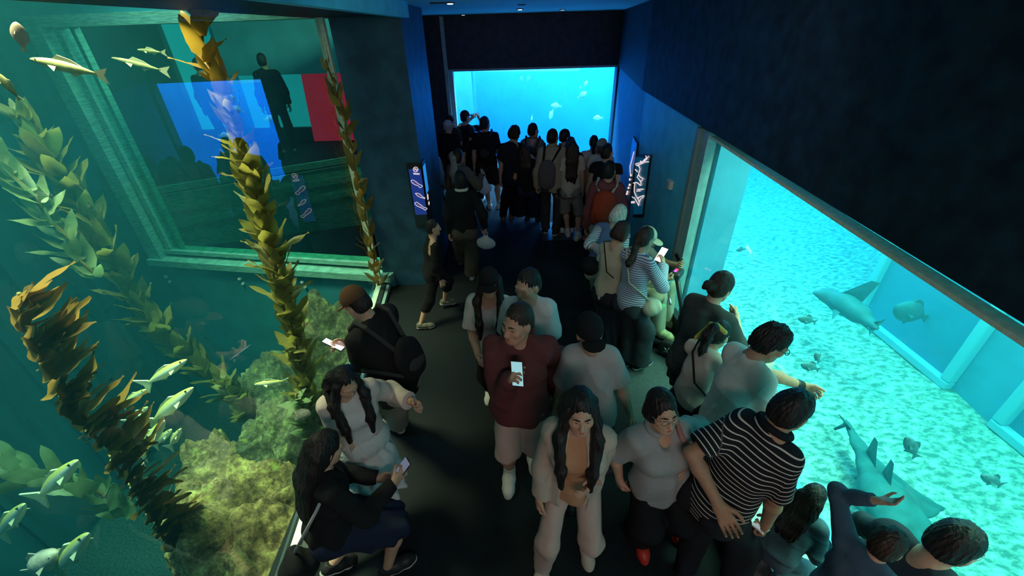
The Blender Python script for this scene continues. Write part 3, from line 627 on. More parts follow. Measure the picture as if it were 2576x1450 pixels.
tf = MB(); a = sp[0]; fins_slab(tf, [a, P2(2145, 1085, zr), P2(2112, 1048, zr + .28), P2(2108, 1040, zr + .34)], .012); fins_slab(tf, [a, P2(2135, 1072, zr), P2(2100, 1084, zr - .1), P2(2096, 1078, zr - .06)], .012); tf.build('tail_fin', rayskin, root)
for x, y, k in ((2176, 1140, .24), (2212, 1200, .26)):
    c = Vector(P2(x, y, zr + .05)); b2 = Vector(P2(x + 26, y + 42, zr + .1)); m1 = MB(); fins_slab(m1, [c, b2, c.lerp(b2, .25) + Vector((0, 0, k)), c.lerp(b2, -.05) + Vector((0, 0, k))], .015); m1.build('dorsal_fin', rayskin, root)
zs = -.05
root = empty('shark', (0, 0, 0)); tag(root, 'grey shark swimming above the sand beyond the man in the white shirt', 'shark')
sp = [P2(2052, 738, zs), P2(2085, 746, zs), P2(2125, 766, zs), P2(2160, 790, zs), P2(2188, 812, zs), P2(2206, 826, zs)]
B = Blob(); B.chain(sp, [.04, .11, .16, .13, .06, .03], .06, flat=(up_, .85)); blob_obj('body', B, .022, sharkskin, root)
m1 = MB(); c = Vector(sp[2]); fins_slab(m1, [c + Vector((-.05, .1, .1)), c + Vector((.12, -.1, .1)), c + Vector((.16, -.16, .42)), c + Vector((.1, -.1, .42))], .015); m1.build('dorsal_fin', sharkskin, root)
for q1, q2, q3 in (((2112, 758), (2140, 772), (2200, 770)), ((2098, 758), (2126, 776), (2092, 806))):
    m1 = MB(); fins_slab(m1, [P2(*q1, zs), P2(*q2, zs), P2(*q3, zs - .1)], .015); m1.build('pectoral_fin', sharkskin, root)
m1 = MB(); fins_slab(m1, [sp[4], sp[5], P2(2230, 802, zs + .1), P2(2215, 808, zs + .12)], .012); fins_slab(m1, [sp[4], sp[5], P2(2186, 846, zs - .1), P2(2186, 836, zs - .1)], .012); m1.build('tail_fin', sharkskin, root)
G2 = 'fish of the large blue tank'
def tf_(hx, hy, tx, ty, d, m, lb, g=G2, dep=.17, th=.09):
    fish(rt(hx, hy, d), rt(tx, ty, d + .1), m, lb, g, dep, th, d < 5)
tf_(2252, 772, 2330, 800, 5.6, sharkskin, 'round grey fish hovering in front of the framed panel, beyond the shark', dep=.3, th=.16)
tf_(1764, 470, 1784, 492, 5.6, palef, 'pale fish near the upright frame, highest beside it')
tf_(1740, 540, 1752, 548, 6.0, palef, 'tiny pale fish touching the upright frame')
tf_(1758, 594, 1778, 586, 6.3, palef, 'pale fish near the upright frame, above the grey pair', dep=.24)
tf_(1758, 628, 1784, 634, 6.6, greyf, 'small grey fish below the pale one near the frame')
tf_(1812, 610, 1828, 602, 7, greyf, 'small grey fish tilted upward in open water')
tf_(1852, 630, 1874, 627, 7, greyf, 'small grey fish right of the tilted one')
tf_(2008, 800, 2052, 810, 4.6, greyf, 'grey fish just under the shark')
tf_(2015, 916, 2060, 930, 3.9, greyf, 'dark fish close to the white shirted man, lower of two')
tf_(2052, 888, 2060, 912, 4.0, greyf, 'dark fish turned upright above the one beside the white shirted man')
tf_(2470, 1196, 2520, 1220, 3.0, greyf, 'speckled grey fish low over the sand far from the visitors', dep=.14)
tf_(2280, 1100, 2305, 1150, 3.3, greyf, 'grey fish over the sand beyond the guitarfish tail')
tf_(1775, 362, 1812, 378, 6.2, palef, 'pale fish in the top corner of the sloping window')
G3 = 'pale fish behind the far window'
def ff(hx, hy, tx, ty, lb, d=12.2, dep=.27, th=.1): fish(rt(hx, hy, d), rt(tx, ty, d + .05), palef, lb, G3, dep, th, False)
ff(1492, 298, 1516, 297, 'pale round fish alone at the side of the far window')
ff(1386, 266, 1412, 268, 'pale fish with spread tail, upper of the middle pair')
ff(1382, 300, 1392, 276, 'pale fish nose down under the middle one', dep=.3)
ff(1337, 304, 1339, 290, 'tiny pale fish above the man in the grey shirt', dep=.2)
ff(1478, 204, 1468, 218, 'pale fish high in the far window, upper of three', dep=.3)
ff(1462, 216, 1458, 226, 'slim pale fish high in the far window beside the upper one', dep=.14)
ff(1476, 232, 1454, 246, 'pale fish high in the far window, lowest of three')
# ================================================================ people
def rotm(ax, deg):
    a = math.radians(deg); c, s = math.cos(a), math.sin(a)
    return np.array({'x': [[1, 0, 0], [0, c, -s], [0, s, c]], 'y': [[c, 0, s], [0, 1, 0], [-s, 0, c]], 'z': [[c, -s, 0], [s, c, 0], [0, 0, 1]]}[ax], np.float32)
def ik(a, t, l1, l2, pole):
    a = np.asarray(a, np.float32); t = np.asarray(t, np.float32); d = t - a; L = float(np.linalg.norm(d)); mx = (l1 + l2) * .998
    if L > mx: t = a + d / L * mx; L = mx; d = t - a
    L = max(L, abs(l1 - l2) + .01); u = d / np.linalg.norm(d); p = np.asarray(pole, np.float32); p = nrm(p - u * (p @ u))
    x = (l1 * l1 - l2 * l2 + L * L) / (2 * L); y = math.sqrt(max(0, l1 * l1 - x * x)); return a + u * x + p * y, a + u * L
def fab(c, rough=.92, key=None):
    k = key or 'cloth_%02d_%02d_%02d' % tuple(int(99 * q) for q in c)
    return mat(k, c, rough, .06, 160, .12, spec=.15)
def skin(c):
    return mat('skin_%02d_%02d' % (int(99 * c[0]), int(99 * c[1])), c, .55, .06, 60, .03, spec=.35)
SKIN = (.50, .31, .22); TAN = (.40, .23, .15); PALE = (.58, .38, .29)
def hairm(c):
    k = 'hair_%02d_%02d' % (int(99 * c[0]), int(99 * c[2]))
    return mat(k, c, .5, .35, 60, .5, spec=.35, stretch=(1, 1, .12))
BLACK = (.012, .011, .012); DKBR = (.03, .02, .015); GREYH = (.35, .36, .34); WHITEH = (.62, .64, .58)
PEOPLE = {}
class Fig: pass
def person(key, label, head, ht, yaw, skin_c=SKIN, lean=0, hunch=0, side=0, twist=0, nod=0, turn=0, roll=0, hip=(0, 0, 0), lf=None, rf=None, lfa=-8, rfa=8, lheel=0, rheel=0,
           lh=None, rh=None, lp=None, rp=None, lthumb=None, rthumb=None, lcurl=.5, rcurl=.5, g=1.0, sw=1.0, hk=1.0, h=None, z0=0.0, face=False, belly=0.0, bust=0.0, group=None, at=None, armk=1.0):
    hk = hk * .93
    F = Fig(); s = ht / 1.72; F.s = s; F.key = key
    pel = V3(0, 0, .93) + V3(*hip); F.pel = pel
    T = rotm('z', twist) @ rotm('x', -lean) @ rotm('y', side); T2 = rotm('z', twist) @ rotm('x', -(lean + hunch)) @ rotm('y', side)
    r, f, u = T.T; r2, f2, u2 = T2.T; F.r, F.f, F.u, F.r2, F.f2, F.u2 = r, f, u, r2, f2, u2
    chest = pel + u * .30; neck = chest + u2 * .235; F.chest, F.neck = chest, neck
    H = T2 @ rotm('x', (lean + hunch) * .55) @ rotm('z', turn) @ rotm('x', -nod) @ rotm('y', roll); F.H = H
    nd = nrm(u2 * .5 + H[:, 2] * .5 + f2 * .12); hc = neck + nd * .068 + H[:, 2] * .082 * hk + H[:, 1] * .012; F.hc = hc; F.hk = hk
    hp = lambda x, y, z: hc + H @ (V3(x, y, z) * hk); F.hp = hp
    # placing
    top = hp(0, -.02, .14) * s; top_z = float(top[2]) + z0; a = math.radians(yaw); ca, sa = math.cos(a), math.sin(a)
    if at is not None: bx, by = at
    else:
        P = at_z(head[0], head[1], top_z); bx = P.x - (ca * top[0] - sa * top[1]); by = P.y - (sa * top[0] + ca * top[1])
    F.loc = (bx, by, z0); F.rz = a
    def px2l(t, foot=False):
        if t is None or not isinstance(t[0], str): return t
        if foot: P = at_z(t[1], t[2], z0 + (t[3] if len(t) > 3 else 0))
        else: P = at_y(t[1], t[2], by + (t[3] if len(t) > 3 else 0))
        dx, dy = P.x - bx, P.y - by; return ((ca * dx + sa * dy) / s, (-sa * dx + ca * dy) / s, (P.z - z0) / s)
    lh, rh, lf, rf = px2l(lh), px2l(rh), px2l(lf, True), px2l(rf, True)
    sh = {}; el = {}; wr = {}; hd = {}
    F.sh, F.el, F.wr = sh, el, wr; F.hn = {}; F.hl = {}; F.hd = hd
    for sd, tgt, pole, th, cu in ((-1, lh, lp, lthumb, lcurl), (1, rh, rp, rthumb, rcurl)):
        S = neck - u2 * .062 + r2 * sd * .158 * sw; sh[sd] = S
        t = V3(*tgt) if tgt is not None else S + V3(sd * .07, .03, -.53)
        pl = V3(*pole) if pole is not None else V3(sd * .35, -.8, -.2)
        el[sd], wr[sd] = ik(S, t, .285 * armk, .255 * armk, pl)
        d = nrm(wr[sd] - el[sd]); hd[sd] = d
        t_ = V3(*th) if th is not None else V3(-sd * .25, .9, .45)
        lat = t_ - d * (t_ @ d); lat = nrm(lat) if np.linalg.norm(lat) > .05 else nrm(np.cross(d, V3(0, 0, 1))); n = np.cross(lat, d) * sd
        F.hl[sd], F.hn[sd] = lat, n
    hipj = {}; kn = {}; an = {}; F.hipj, F.kn, F.an = hipj, kn, an; F.ft = {}
    for sd, ft, fa, hl in ((-1, lf, lfa, lheel), (1, rf, rfa, rheel)):
        hj = pel + V3(sd * .088, 0, -.03); hipj[sd] = hj
        A = V3(*ft) if ft is not None else V3(sd * .10, 0, 0); A = A + V3(0, 0, .085)
        fd = nrm(rotm('z', -fa) @ rotm('x', -hl) @ V3(0, 1, 0)); F.ft[sd] = fd
        kn[sd], an[sd] = ik(hj, A, .43, .425, nrm(V3(fd[0], fd[1], 0) + V3(0, 0, .15)))
    dist = math.hypot(bx, by)
    F.h = h if h else (.0055 if dist < 2.9 else .007 if dist < 4.6 else .0095)
    F.root = empty('person', F.loc, a); tag(F.root, label, 'person', group)
    F.sk = skin_c; F.g = g; F.belly = belly; F.bust = bust
    # ---- body, one skin
    B = Blob(); R3 = T
    B.ell(pel + V3(0, -.01, .0), (.155 * g, .108 * g, .125), R3, .06)
    for sd in (-1, 1): B.ell(pel + r * sd * .072 - f * .055 - u * .06, (.085 * g, .085 * g, .095), R3, .05)
    B.cap(pel + u * .08, chest, .118 * g, .125 * g, .08, flat=(f, .78))
    B.ell(chest + u2 * .04, (.148 * g, .108 * g, .18), T2, .07)
    if belly: B.ell(pel + u * .12 + f * .06, (.13 * g, .06 + belly, .14), R3, .06)
    if bust:
        for sd in (-1, 1): B.ell(chest + u2 * .06 + f2 * .085 + r2 * sd * .068, (.062, .03 + bust, .06), T2, .04)
    B.cap(sh[-1] * .8 + sh[1] * .2 - u2 * .01, sh[1] * .8 + sh[-1] * .2 - u2 * .01, .058 * g, .058 * g, .05, flat=(f2, .9))
    for sd in (-1, 1):
        B.cap(neck + u2 * .002 - f2 * .012, sh[sd] + u2 * .004, .040, .042, .035)
        aw = .5 + .5 * g
        B.cap(sh[sd], el[sd], .048 * aw, .037 * aw, .03); mid = el[sd] * .7 + wr[sd] * .3
        B.cap(el[sd], mid, .037 * aw, .041 * aw, .02); B.cap(mid, wr[sd], .041 * aw, .026, .02)
    nb = hp(0, -.025, -.055)
    B.cap(neck - u2 * .02, nb, .056, .050, .03)
    k_ = hk
    # head
    e = lambda x, y, z, a_, b_, c_, k=.02, op='u': B.ell(hp(x, y, z), (a_ * k_, b_ * k_, c_ * k_), H, k, op=op)
    e(0, -.014, .036, .074, .094, .097, .02); e(0, .022, -.025, .061, .072, .094, .03); e(0, .052, -.088, .034, .036, .03, .035)
    for sd in (-1, 1):
        e(sd * .042, .058, -.022, .022, .022, .02, .03); e(sd * .077, -.012, -.008, .010, .022, .034, .01)
        B.cap(hp(sd * .054, .02, -.062), hp(sd * .016, .06, -.096), .012 * k_, .016 * k_, .03)
    if face or F.h < .008:
        for sd in (-1, 1):
            e(sd * .031, .098, .006, .018, .015, .010, .012, 's'); B.cap(hp(sd * .020, .0865, .0135), hp(sd * .042, .080, .0125), .0052 * k_, .005 * k_, .006); B.cap(hp(sd * .012, .089, .026), hp(sd * .046, .078, .026), .010 * k_, .008 * k_, .014)
            e(sd * .011, .098, -.034, .009, .011, .008, .008)
        B.cap(hp(0, .092, .014), hp(0, .108, -.03), .008 * k_, .0135 * k_, .010)
        B.cap(hp(-.017, .087, -.061), hp(.017, .087, -.061), .0085 * k_, .0085 * k_, .008); B.cap(hp(-.014, .086, -.072), hp(.014, .086, -.072), .0085 * k_, .0085 * k_, .008)
        B.cap(hp(-.03, .1, -.0665), hp(.03, .1, -.0665), .003, .003, .006, op='s')
    else: B.cap(hp(0, .09, .012), hp(0, .105, -.03), .009 * k_, .014 * k_, .012)
    # legs
    for sd in (-1, 1):
        B.cap(hipj[sd], kn[sd], .083 * g, .053, .05); m = kn[sd] * .68 + an[sd] * .32; back = nrm(np.cross(np.cross(kn[sd] - an[sd], F.ft[sd]), kn[sd] - an[sd]))
        B.cap(kn[sd], m - back * .012, .050, .055 * (.5 + .5 * g), .03); B.cap(m - back * .012, an[sd], .053 * (.5 + .5 * g), .034, .03)
        hz = an[sd] - V3(0, 0, .03) ; B.chain([hz - F.ft[sd] * .03, hz + F.ft[sd] * .07 - V3(0, 0, .012), hz + F.ft[sd] * .14 - V3(0, 0, .024)], [.028, .025, .018], .02)
        # hands
        d, lat, n = hd[sd], F.hl[sd], F.hn[sd]; w0 = wr[sd]; cu = lcurl if sd < 0 else rcurl
        B.cap(w0, w0 + d * .02, .026, .030, .02, flat=(n, .75))
        for q in (-.024, -.008, .008, .024): B.cap(w0 + d * .02 + lat * q * .8, w0 + d * .083 + lat * q, .0155, .0135, .012, flat=None)
        for q, L in zip((-.033, -.0115, .0105, .032), (.058, .072, .078, .070)):
            b0 = w0 + d * .088 + lat * q; dd = nrm(d + lat * q * 2.2)
            c1 = math.cos(cu * .9), math.sin(cu * .9); v1 = nrm(dd * c1[0] + n * c1[1]); p1 = b0 + v1 * L * .45
            v2 = nrm(dd * math.cos(cu * 2.0) + n * math.sin(cu * 2.0)); p2 = p1 + v2 * L * .32; v3 = nrm(dd * math.cos(cu * 2.8) + n * math.sin(cu * 2.8)); p3 = p2 + v3 * L * .26
            B.cap(b0 - d * .012, p1, .0095, .0085, .004); B.cap(p1, p2, .0085, .0078, .002); B.cap(p2, p3, .0078, .0066, .002)
        t0 = w0 + d * .025 + lat * .026 + n * .006; t1 = t0 + nrm(d * .62 + lat * .72 + n * .25) * .038; t2 = t1 + nrm(d * .85 + lat * .35 + n * (.3 + .3 * cu)) * .032; t3 = t2 + nrm(d + n * .5 * cu) * .022
        B.cap(t0, t1, .015, .011, .012); B.cap(t1, t2, .0105, .0092, .003); B.cap(t2, t3, .0092, .0072, .003)
    F.body = part(F, 'body', B, skin(skin_c))
    if face:
        for sd in (-1, 1):
            c = hp(sd * .031, .0745, .005); m = MB(); rr = .0115 * k_
            m.lathe([(rr * math.sin(t) + 1e-4, -rr * math.cos(t)) for t in np.linspace(0, math.pi, 9)], 12, Vector(c * s)); 
            for i in range(len(m.v)): m.v[i] = tuple((np.array(m.v[i]) - c * s) * s + c * s)
            eo = m.build('eye', mat('eye_white', (.55, .55, .52), .3), F.root, True)
            q = hp(sd * .031, .0745 + .0100, .004); mm = MB(); mm.lathe([(.0001, -.002), (.0055 * s, -.001), (.0055 * s, .001), (.0001, .002)], 10, Vector(q * s), Matrix([list(x) for x in (H @ rotm('x', -90))])); mm.build('iris', mat('dark_iris', (.015, .01, .008), .2), eo, True)
            bl = Blob(); bl.chain([hp(sd * .013, .0965, .030), hp(sd * .03, .0945, .036), hp(sd * .048, .082, .031)], [.0035, .0042, .0025], .003); part(F, 'eyebrow', bl, hairm(BLACK), .0025)
            li = Blob(); li.chain([hp(sd * .001, .0925, -.0665 + .004), hp(sd * .012, .0915, -.0655 + .002), hp(sd * .022, .085, -.067)], [.005, .0045, .002], .004); li.chain([hp(sd * .001, .092, -.073), hp(sd * .012, .090, -.072), hp(sd * .022, .085, -.067)], [.0055, .005, .002], .004)
            F.lips = F.__dict__.get('lips', []) + li.p
        b = Blob(); b.p = F.lips; part(F, 'lips', b, mat('lips', (.45, .14, .13), .45), .0025)
    PEOPLE[key] = F
    return F
def part(F, name, blob, m, h=None, attr=None, parent='root', top=False):
    v, f = blob.build((h or F.h)); al = {'along': attr(v)} if attr else None
    o = mesh_obj(name, v * F.s, f, m, None if parent is None else F.root, True, al)
    if parent is None: o.location = F.loc; o.rotation_euler = (0, 0, F.rz)
    return o
def tubes(F, name, lines, r, m, parent='root', flat=1.0, seg=8):
    mb = MB()
    for ln in lines: mb.tube([Vector(p * F.s) for p in ln], [q * F.s for q in r] if isinstance(r, (list, tuple)) else r * F.s, seg, True, flat)
    o = mb.build(name, m, F.root if parent == 'root' else parent, True)
    if parent is None: o.location = F.loc; o.rotation_euler = (0, 0, F.rz)
    return o
def wpt(F, p):
    p = np.asarray(p) * F.s; c, s = math.cos(F.rz), math.sin(F.rz); return Vector((F.loc[0] + c * p[0] - s * p[1], F.loc[1] + s * p[0] + c * p[1], F.loc[2] + p[2]))
def wdir(F, d): c, s = math.cos(F.rz), math.sin(F.rz); return Vector((c * d[0] - s * d[1], s * d[0] + c * d[1], d[2]))
def along_fn(F):
    def fn(V):
        tors = (V - F.pel) @ F.u; dt = np.linalg.norm((V - F.pel) - np.outer(tors, F.u), axis=1) - .10
        out = tors.copy()
        for sd in (-1, 1):
            for a, b, o in ((F.sh[sd], F.el[sd], .48), (F.el[sd], F.wr[sd], .48 - .285)):
                L = np.linalg.norm(b - a); d = (b - a) / L; t = (V - a) @ d; tc = np.clip(t, 0.04, L); q = np.linalg.norm(V - a - np.outer(tc, d), axis=1)
                mk = (q < dt + .0) & (q < .10) & (t > .03); out[mk] = (o - t)[mk]
        return out + .5
    return fn
def top(F, m, sl=.6, hem=-.06, lo=.018, flare=.0, name='shirt', open_=0.0, collar=None, hood=None, stripes=False, vneck=.0, cuff=None, seed=1, fold=.006, armlo=None, h=None):
    lo = lo * .65; flare = flare * .8; fold = fold * 1.6; g = F.g; B = Blob(); cut = [(F.pel + F.u * hem, -F.u)]; ao = lo if armlo is None else armlo
    B.cap(F.pel + F.u * (hem - .12), F.pel + F.u * .12, .152 * g + lo + flare, .138 * g + lo + flare * .5, .06, flat=(F.f, .78), cuts=cut)
    B.ell(F.pel + F.u * .0 - F.f * .01, (.168 * g + lo, .136 * g + lo, .16), np.stack([F.r, F.f, F.u], 1), .05, cuts=cut)
    B.cap(F.pel + F.u * .10, F.chest, .124 * g + lo + flare * .5, .130 * g + lo, .08, flat=(F.f, .80), cuts=cut)
    T2 = np.stack([F.r2, F.f2, F.u2], 1); B.ell(F.chest + F.u2 * .04, (.150 * g + lo, .110 * g + lo, .185), T2, .06)
    if F.belly: B.ell(F.pel + F.u * .12 + F.f * .06, (.13 * g + lo, .06 + F.belly + lo, .15), np.stack([F.r, F.f, F.u], 1), .06, cuts=cut)
    if F.bust:
        for sd in (-1, 1): B.ell(F.chest + F.u2 * .06 + F.f2 * .085 + F.r2 * sd * .064, (.068 + lo, .036 + F.bust + lo, .068 + lo), T2, .05)
    B.cap(F.sh[-1] * .8 + F.sh[1] * .2 - F.u2 * .01, F.sh[1] * .8 + F.sh[-1] * .2 - F.u2 * .01, .060 * g + ao, .060 * g + ao, .04, flat=(F.f2, .9))
    for sd in (-1, 1):
        B.cap(F.neck - F.u2 * .006 - F.f2 * .012, F.sh[sd] + F.u2 * .002, .042 + lo * .3, .044 + ao * .8, .03)
        aw = .5 + .5 * g; S, E, W_ = F.sh[sd], F.el[sd], F.wr[sd]
        if sl > 0:
            t = min(1, sl); e = S + (E - S) * t; dn = nrm(E - S)
            B.cap(S, S + (E - S) * min(1.15, t + .15), .051 * aw + ao, (.052 if sl < 1 else .042) * aw + ao * (1.15 if sl < 1 else 1), .03, cuts=[(e, dn)] if sl <= 1 else ())
        if sl > 1:
            t = min(1, sl - 1); e = E + (W_ - E) * t; dn = nrm(W_ - E)
            B.cap(E, E + (W_ - E) * (t + .1), .044 * aw + ao, .033 * aw + ao * .9, .03, cuts=[(e, dn)])
    B.ell(F.neck + F.f2 * .05 + F.u2 * .045, (.062, .062, .062), T2, .012, op='s')
    if vneck: B.ell(F.neck + F.f2 * .085 - F.u2 * (.02 + vneck * .3), (.035 + vneck * .2, .06, .05 + vneck), T2, .01, op='s')
    if open_: B.cap(F.neck + F.f2 * .12 + F.u2 * .02, F.pel + F.f * .17 - F.u * .3, open_ * .9, open_ * 1.5, .015, flat=(F.f, 3.0), op='s')
    if hood:
        c = F.neck - F.f2 * .085 + F.u2 * .005
        B.chain([F.neck + F.r2 * .085 + F.f2 * .03 + F.u2 * .01, c + F.r2 * .06, c - F.f2 * .01 - F.u2 * .03, c - F.r2 * .06, F.neck - F.r2 * .085 + F.f2 * .03 + F.u2 * .01], [.028, .04, .05, .04, .028], .03)
    B.folds(sines(fold, 15, seed + int(F.s * 977), (1, 1, .4))); B.folds(sines(fold * .4, 36, seed + 9, (1, 1, .6))); B.folds(creases(fold * .7, 9, seed + int(F.s * 1313), (.8, .8, .9)))
    o = part(F, name, B, m, h or F.h * 1.05, along_fn(F) if stripes else None)
    if collar:
        ring = []
        for t in np.linspace(-2.75, 2.75, 15): ring.append(F.neck + F.r2 * math.sin(t) * .070 + F.f2 * (math.cos(t) * .066 + .004) + F.u2 * (.028 - .022 * math.cos(t)))
        ring = [F.neck + F.r2 * math.sin(t) * .068 - F.f2 * (math.cos(t) * .062 - .006) + F.u2 * (.03 + .014 * math.cos(t)) for t in np.linspace(-2.7, 2.7, 17)]
        C = Blob(); C.chain(ring, [.017] + [.016] * 15 + [.017], .01); part(F, 'collar', C, collar, min(F.h, .006))
    if hood: # the drawn neck seam of a sweatshirt
        pass
    if cuff:
        for sd in (-1, 1):
            C = Blob(); d = nrm(F.wr[sd] - F.el[sd]); C.cap(F.wr[sd] - d * .06, F.wr[sd] - d * .015, .034 + ao, .032 + ao, .01); part(F, 'cuff', C, cuff, min(F.h, .007))
    return o
def trousers(F, m, length=1.0, thigh=.02, hem=.02, name='trousers', waist=.035, seed=3, fold=.006, wide=0.0, crot=.0):
    g = F.g; B = Blob(); cut = [(F.pel + F.u * waist, F.u)]; R = np.stack([F.r, F.f, F.u], 1)
    B.ell(F.pel - F.f * .012 + F.u * .01, (.154 * g + thigh * .5, .112 * g + thigh * .5, .145), R, .05, cuts=cut)
    for sd in (-1, 1):
        B.ell(F.pel + F.r * sd * .072 - F.f * .05 - F.u * .06, (.085 * g + thigh * .7, .085 * g + thigh * .7, .1), R, .05)
        hj, K, A = F.hipj[sd], F.kn[sd], F.an[sd]; kr = .060 + (thigh + hem) / 2 + wide * .4
        if length <= .5:
            t = length / .5; e = hj + (K - hj) * t; d = nrm(K - hj); B.cap(hj - F.r * sd * .008, hj + (K - hj) * (t + .2), .080 * g + thigh * .6, .066 * g + hem, .04, cuts=[(e, d)])
        else:
            B.cap(hj - F.r * sd * .008, K, .080 * g + thigh * .6, kr, .04); t = (length - .5) / .5; e = K + (A - K) * t; d = nrm(A - K)
            B.cap(K, K + (A - K) * (t + .12), kr, .042 + hem + wide, .04, cuts=[(e, d)]); m_ = K * .68 + A * .32; bk = nrm(np.cross(np.cross(K - A, F.ft[sd]), K - A)); B.cap(K, m_ - bk * .014, .058 + thigh * .5, .060 * (.5 + .5 * g) + hem * .5, .03, cuts=[(e, d)])
    B.folds(sines(fold, 14, seed, (1, 1, .35))); B.folds(sines(fold * .4, 34, seed + 4)); B.folds(creases(fold * .8, 9, seed + int(F.s * 733), (.9, .9, .5)))
    return part(F, name, B, m, F.h * 1.1)
def skirt(F, m, zb, rb, rt=.15, name='skirt', pleat=.012, n=16, waist=.08, lean_to=(0, 0), tiers=0, flat=.85):
    B = Blob(); a = F.pel + F.u * waist; mid = (F.kn[-1] + F.kn[1]) / 2; b = V3(mid[0] * .8 + lean_to[0], mid[1] * .8 + lean_to[1], zb)
    if zb > .62: b = V3(F.pel[0] + (mid[0] - F.pel[0]) * .6 + lean_to[0], F.pel[1] + (mid[1] - F.pel[1]) * .6 + lean_to[1], zb)
    g = F.g; low = a + (b - a) * 1.12
    B.cap(a - F.u * .02, low, rt * g, rb * 1.05, .03, flat=(nrm(V3(F.f[0], F.f[1], 0)), flat), cuts=[(b, V3(0, 0, -1)), (a, F.u)])
    B.ell(F.pel - F.f * .012, (.162 * g + .014, .12 * g + .016, .13), np.stack([F.r, F.f, F.u], 1), .05, cuts=[(b, V3(0, 0, -1)), (a, F.u)])
    for sd in (-1, 1):
        B.cap(F.hipj[sd], F.kn[sd], .10 * g, .075, .07, cuts=[(b, V3(0, 0, -1))]); B.ell(F.pel + F.r * sd * .072 - F.f * .057 - F.u * .06, (.10 * g, .102 * g, .11), np.stack([F.r, F.f, F.u], 1), .05, cuts=[(b, V3(0, 0, -1))])
    ax = (b - a); L = float(np.linalg.norm(ax))
    def pl(P):
        t = np.clip(((P - a) @ ax) / (L * L), 0, 1); c = a + t[:, None] * ax; th = np.arctan2(P[:, 1] - c[:, 1], P[:, 0] - c[:, 0]); return (-pleat * t * np.sin(n * th + 2 * np.sin(3 * t)) - (tiers * .012 * np.abs(np.sin(tiers * math.pi * t)) if tiers else 0)).astype(np.float32)
    B.folds(pl)
    return part(F, name, B, m, F.h * 1.1)
def shoes(F, m, sole=None, socks=None, kind='sneaker'):
    for sd in (-1, 1):
        fd = F.ft[sd]; a = F.an[sd]; upv = nrm(np.cross(np.cross(fd, V3(0, 0, 1)), fd)); gz = a - upv * .085; B = Blob(); S = Blob()
        lat = np.cross(fd, upv)
        cut = [(gz + upv * .022, -upv)]
        B.chain([gz - fd * .035 + upv * .045, gz + fd * .06 + upv * .045, gz + fd * .14 + upv * .036, gz + fd * .175 + upv * .030], [.046, .048, .044, .034], .03, cuts=cut)
        if kind == 'sneaker': B.cap(a - upv * .03 - fd * .012, a + upv * .0 - fd * .015, .042, .042, .02, cuts=[(a + upv * .005, upv)])
        S.chain([gz - fd * .04 + upv * .012, gz + fd * .06 + upv * .012, gz + fd * .14 + upv * .012, gz + fd * .18 + upv * .014], [.040, .040, .045, .034], .02, flat=(lat, 1.0), cuts=[(gz + upv * .026, upv), (gz, -upv)])
        o = part(F, 'shoe', B, m, min(F.h, .007)); so = part(F, 'sole', S, sole or m, min(F.h, .007)); so.parent = o
        if socks is not None:
            C = Blob(); d = nrm(F.kn[sd] - a); C.cap(a - d * .01, a + d * .07, .040, .043, .01); part(F, 'sock', C, socks, min(F.h, .008))
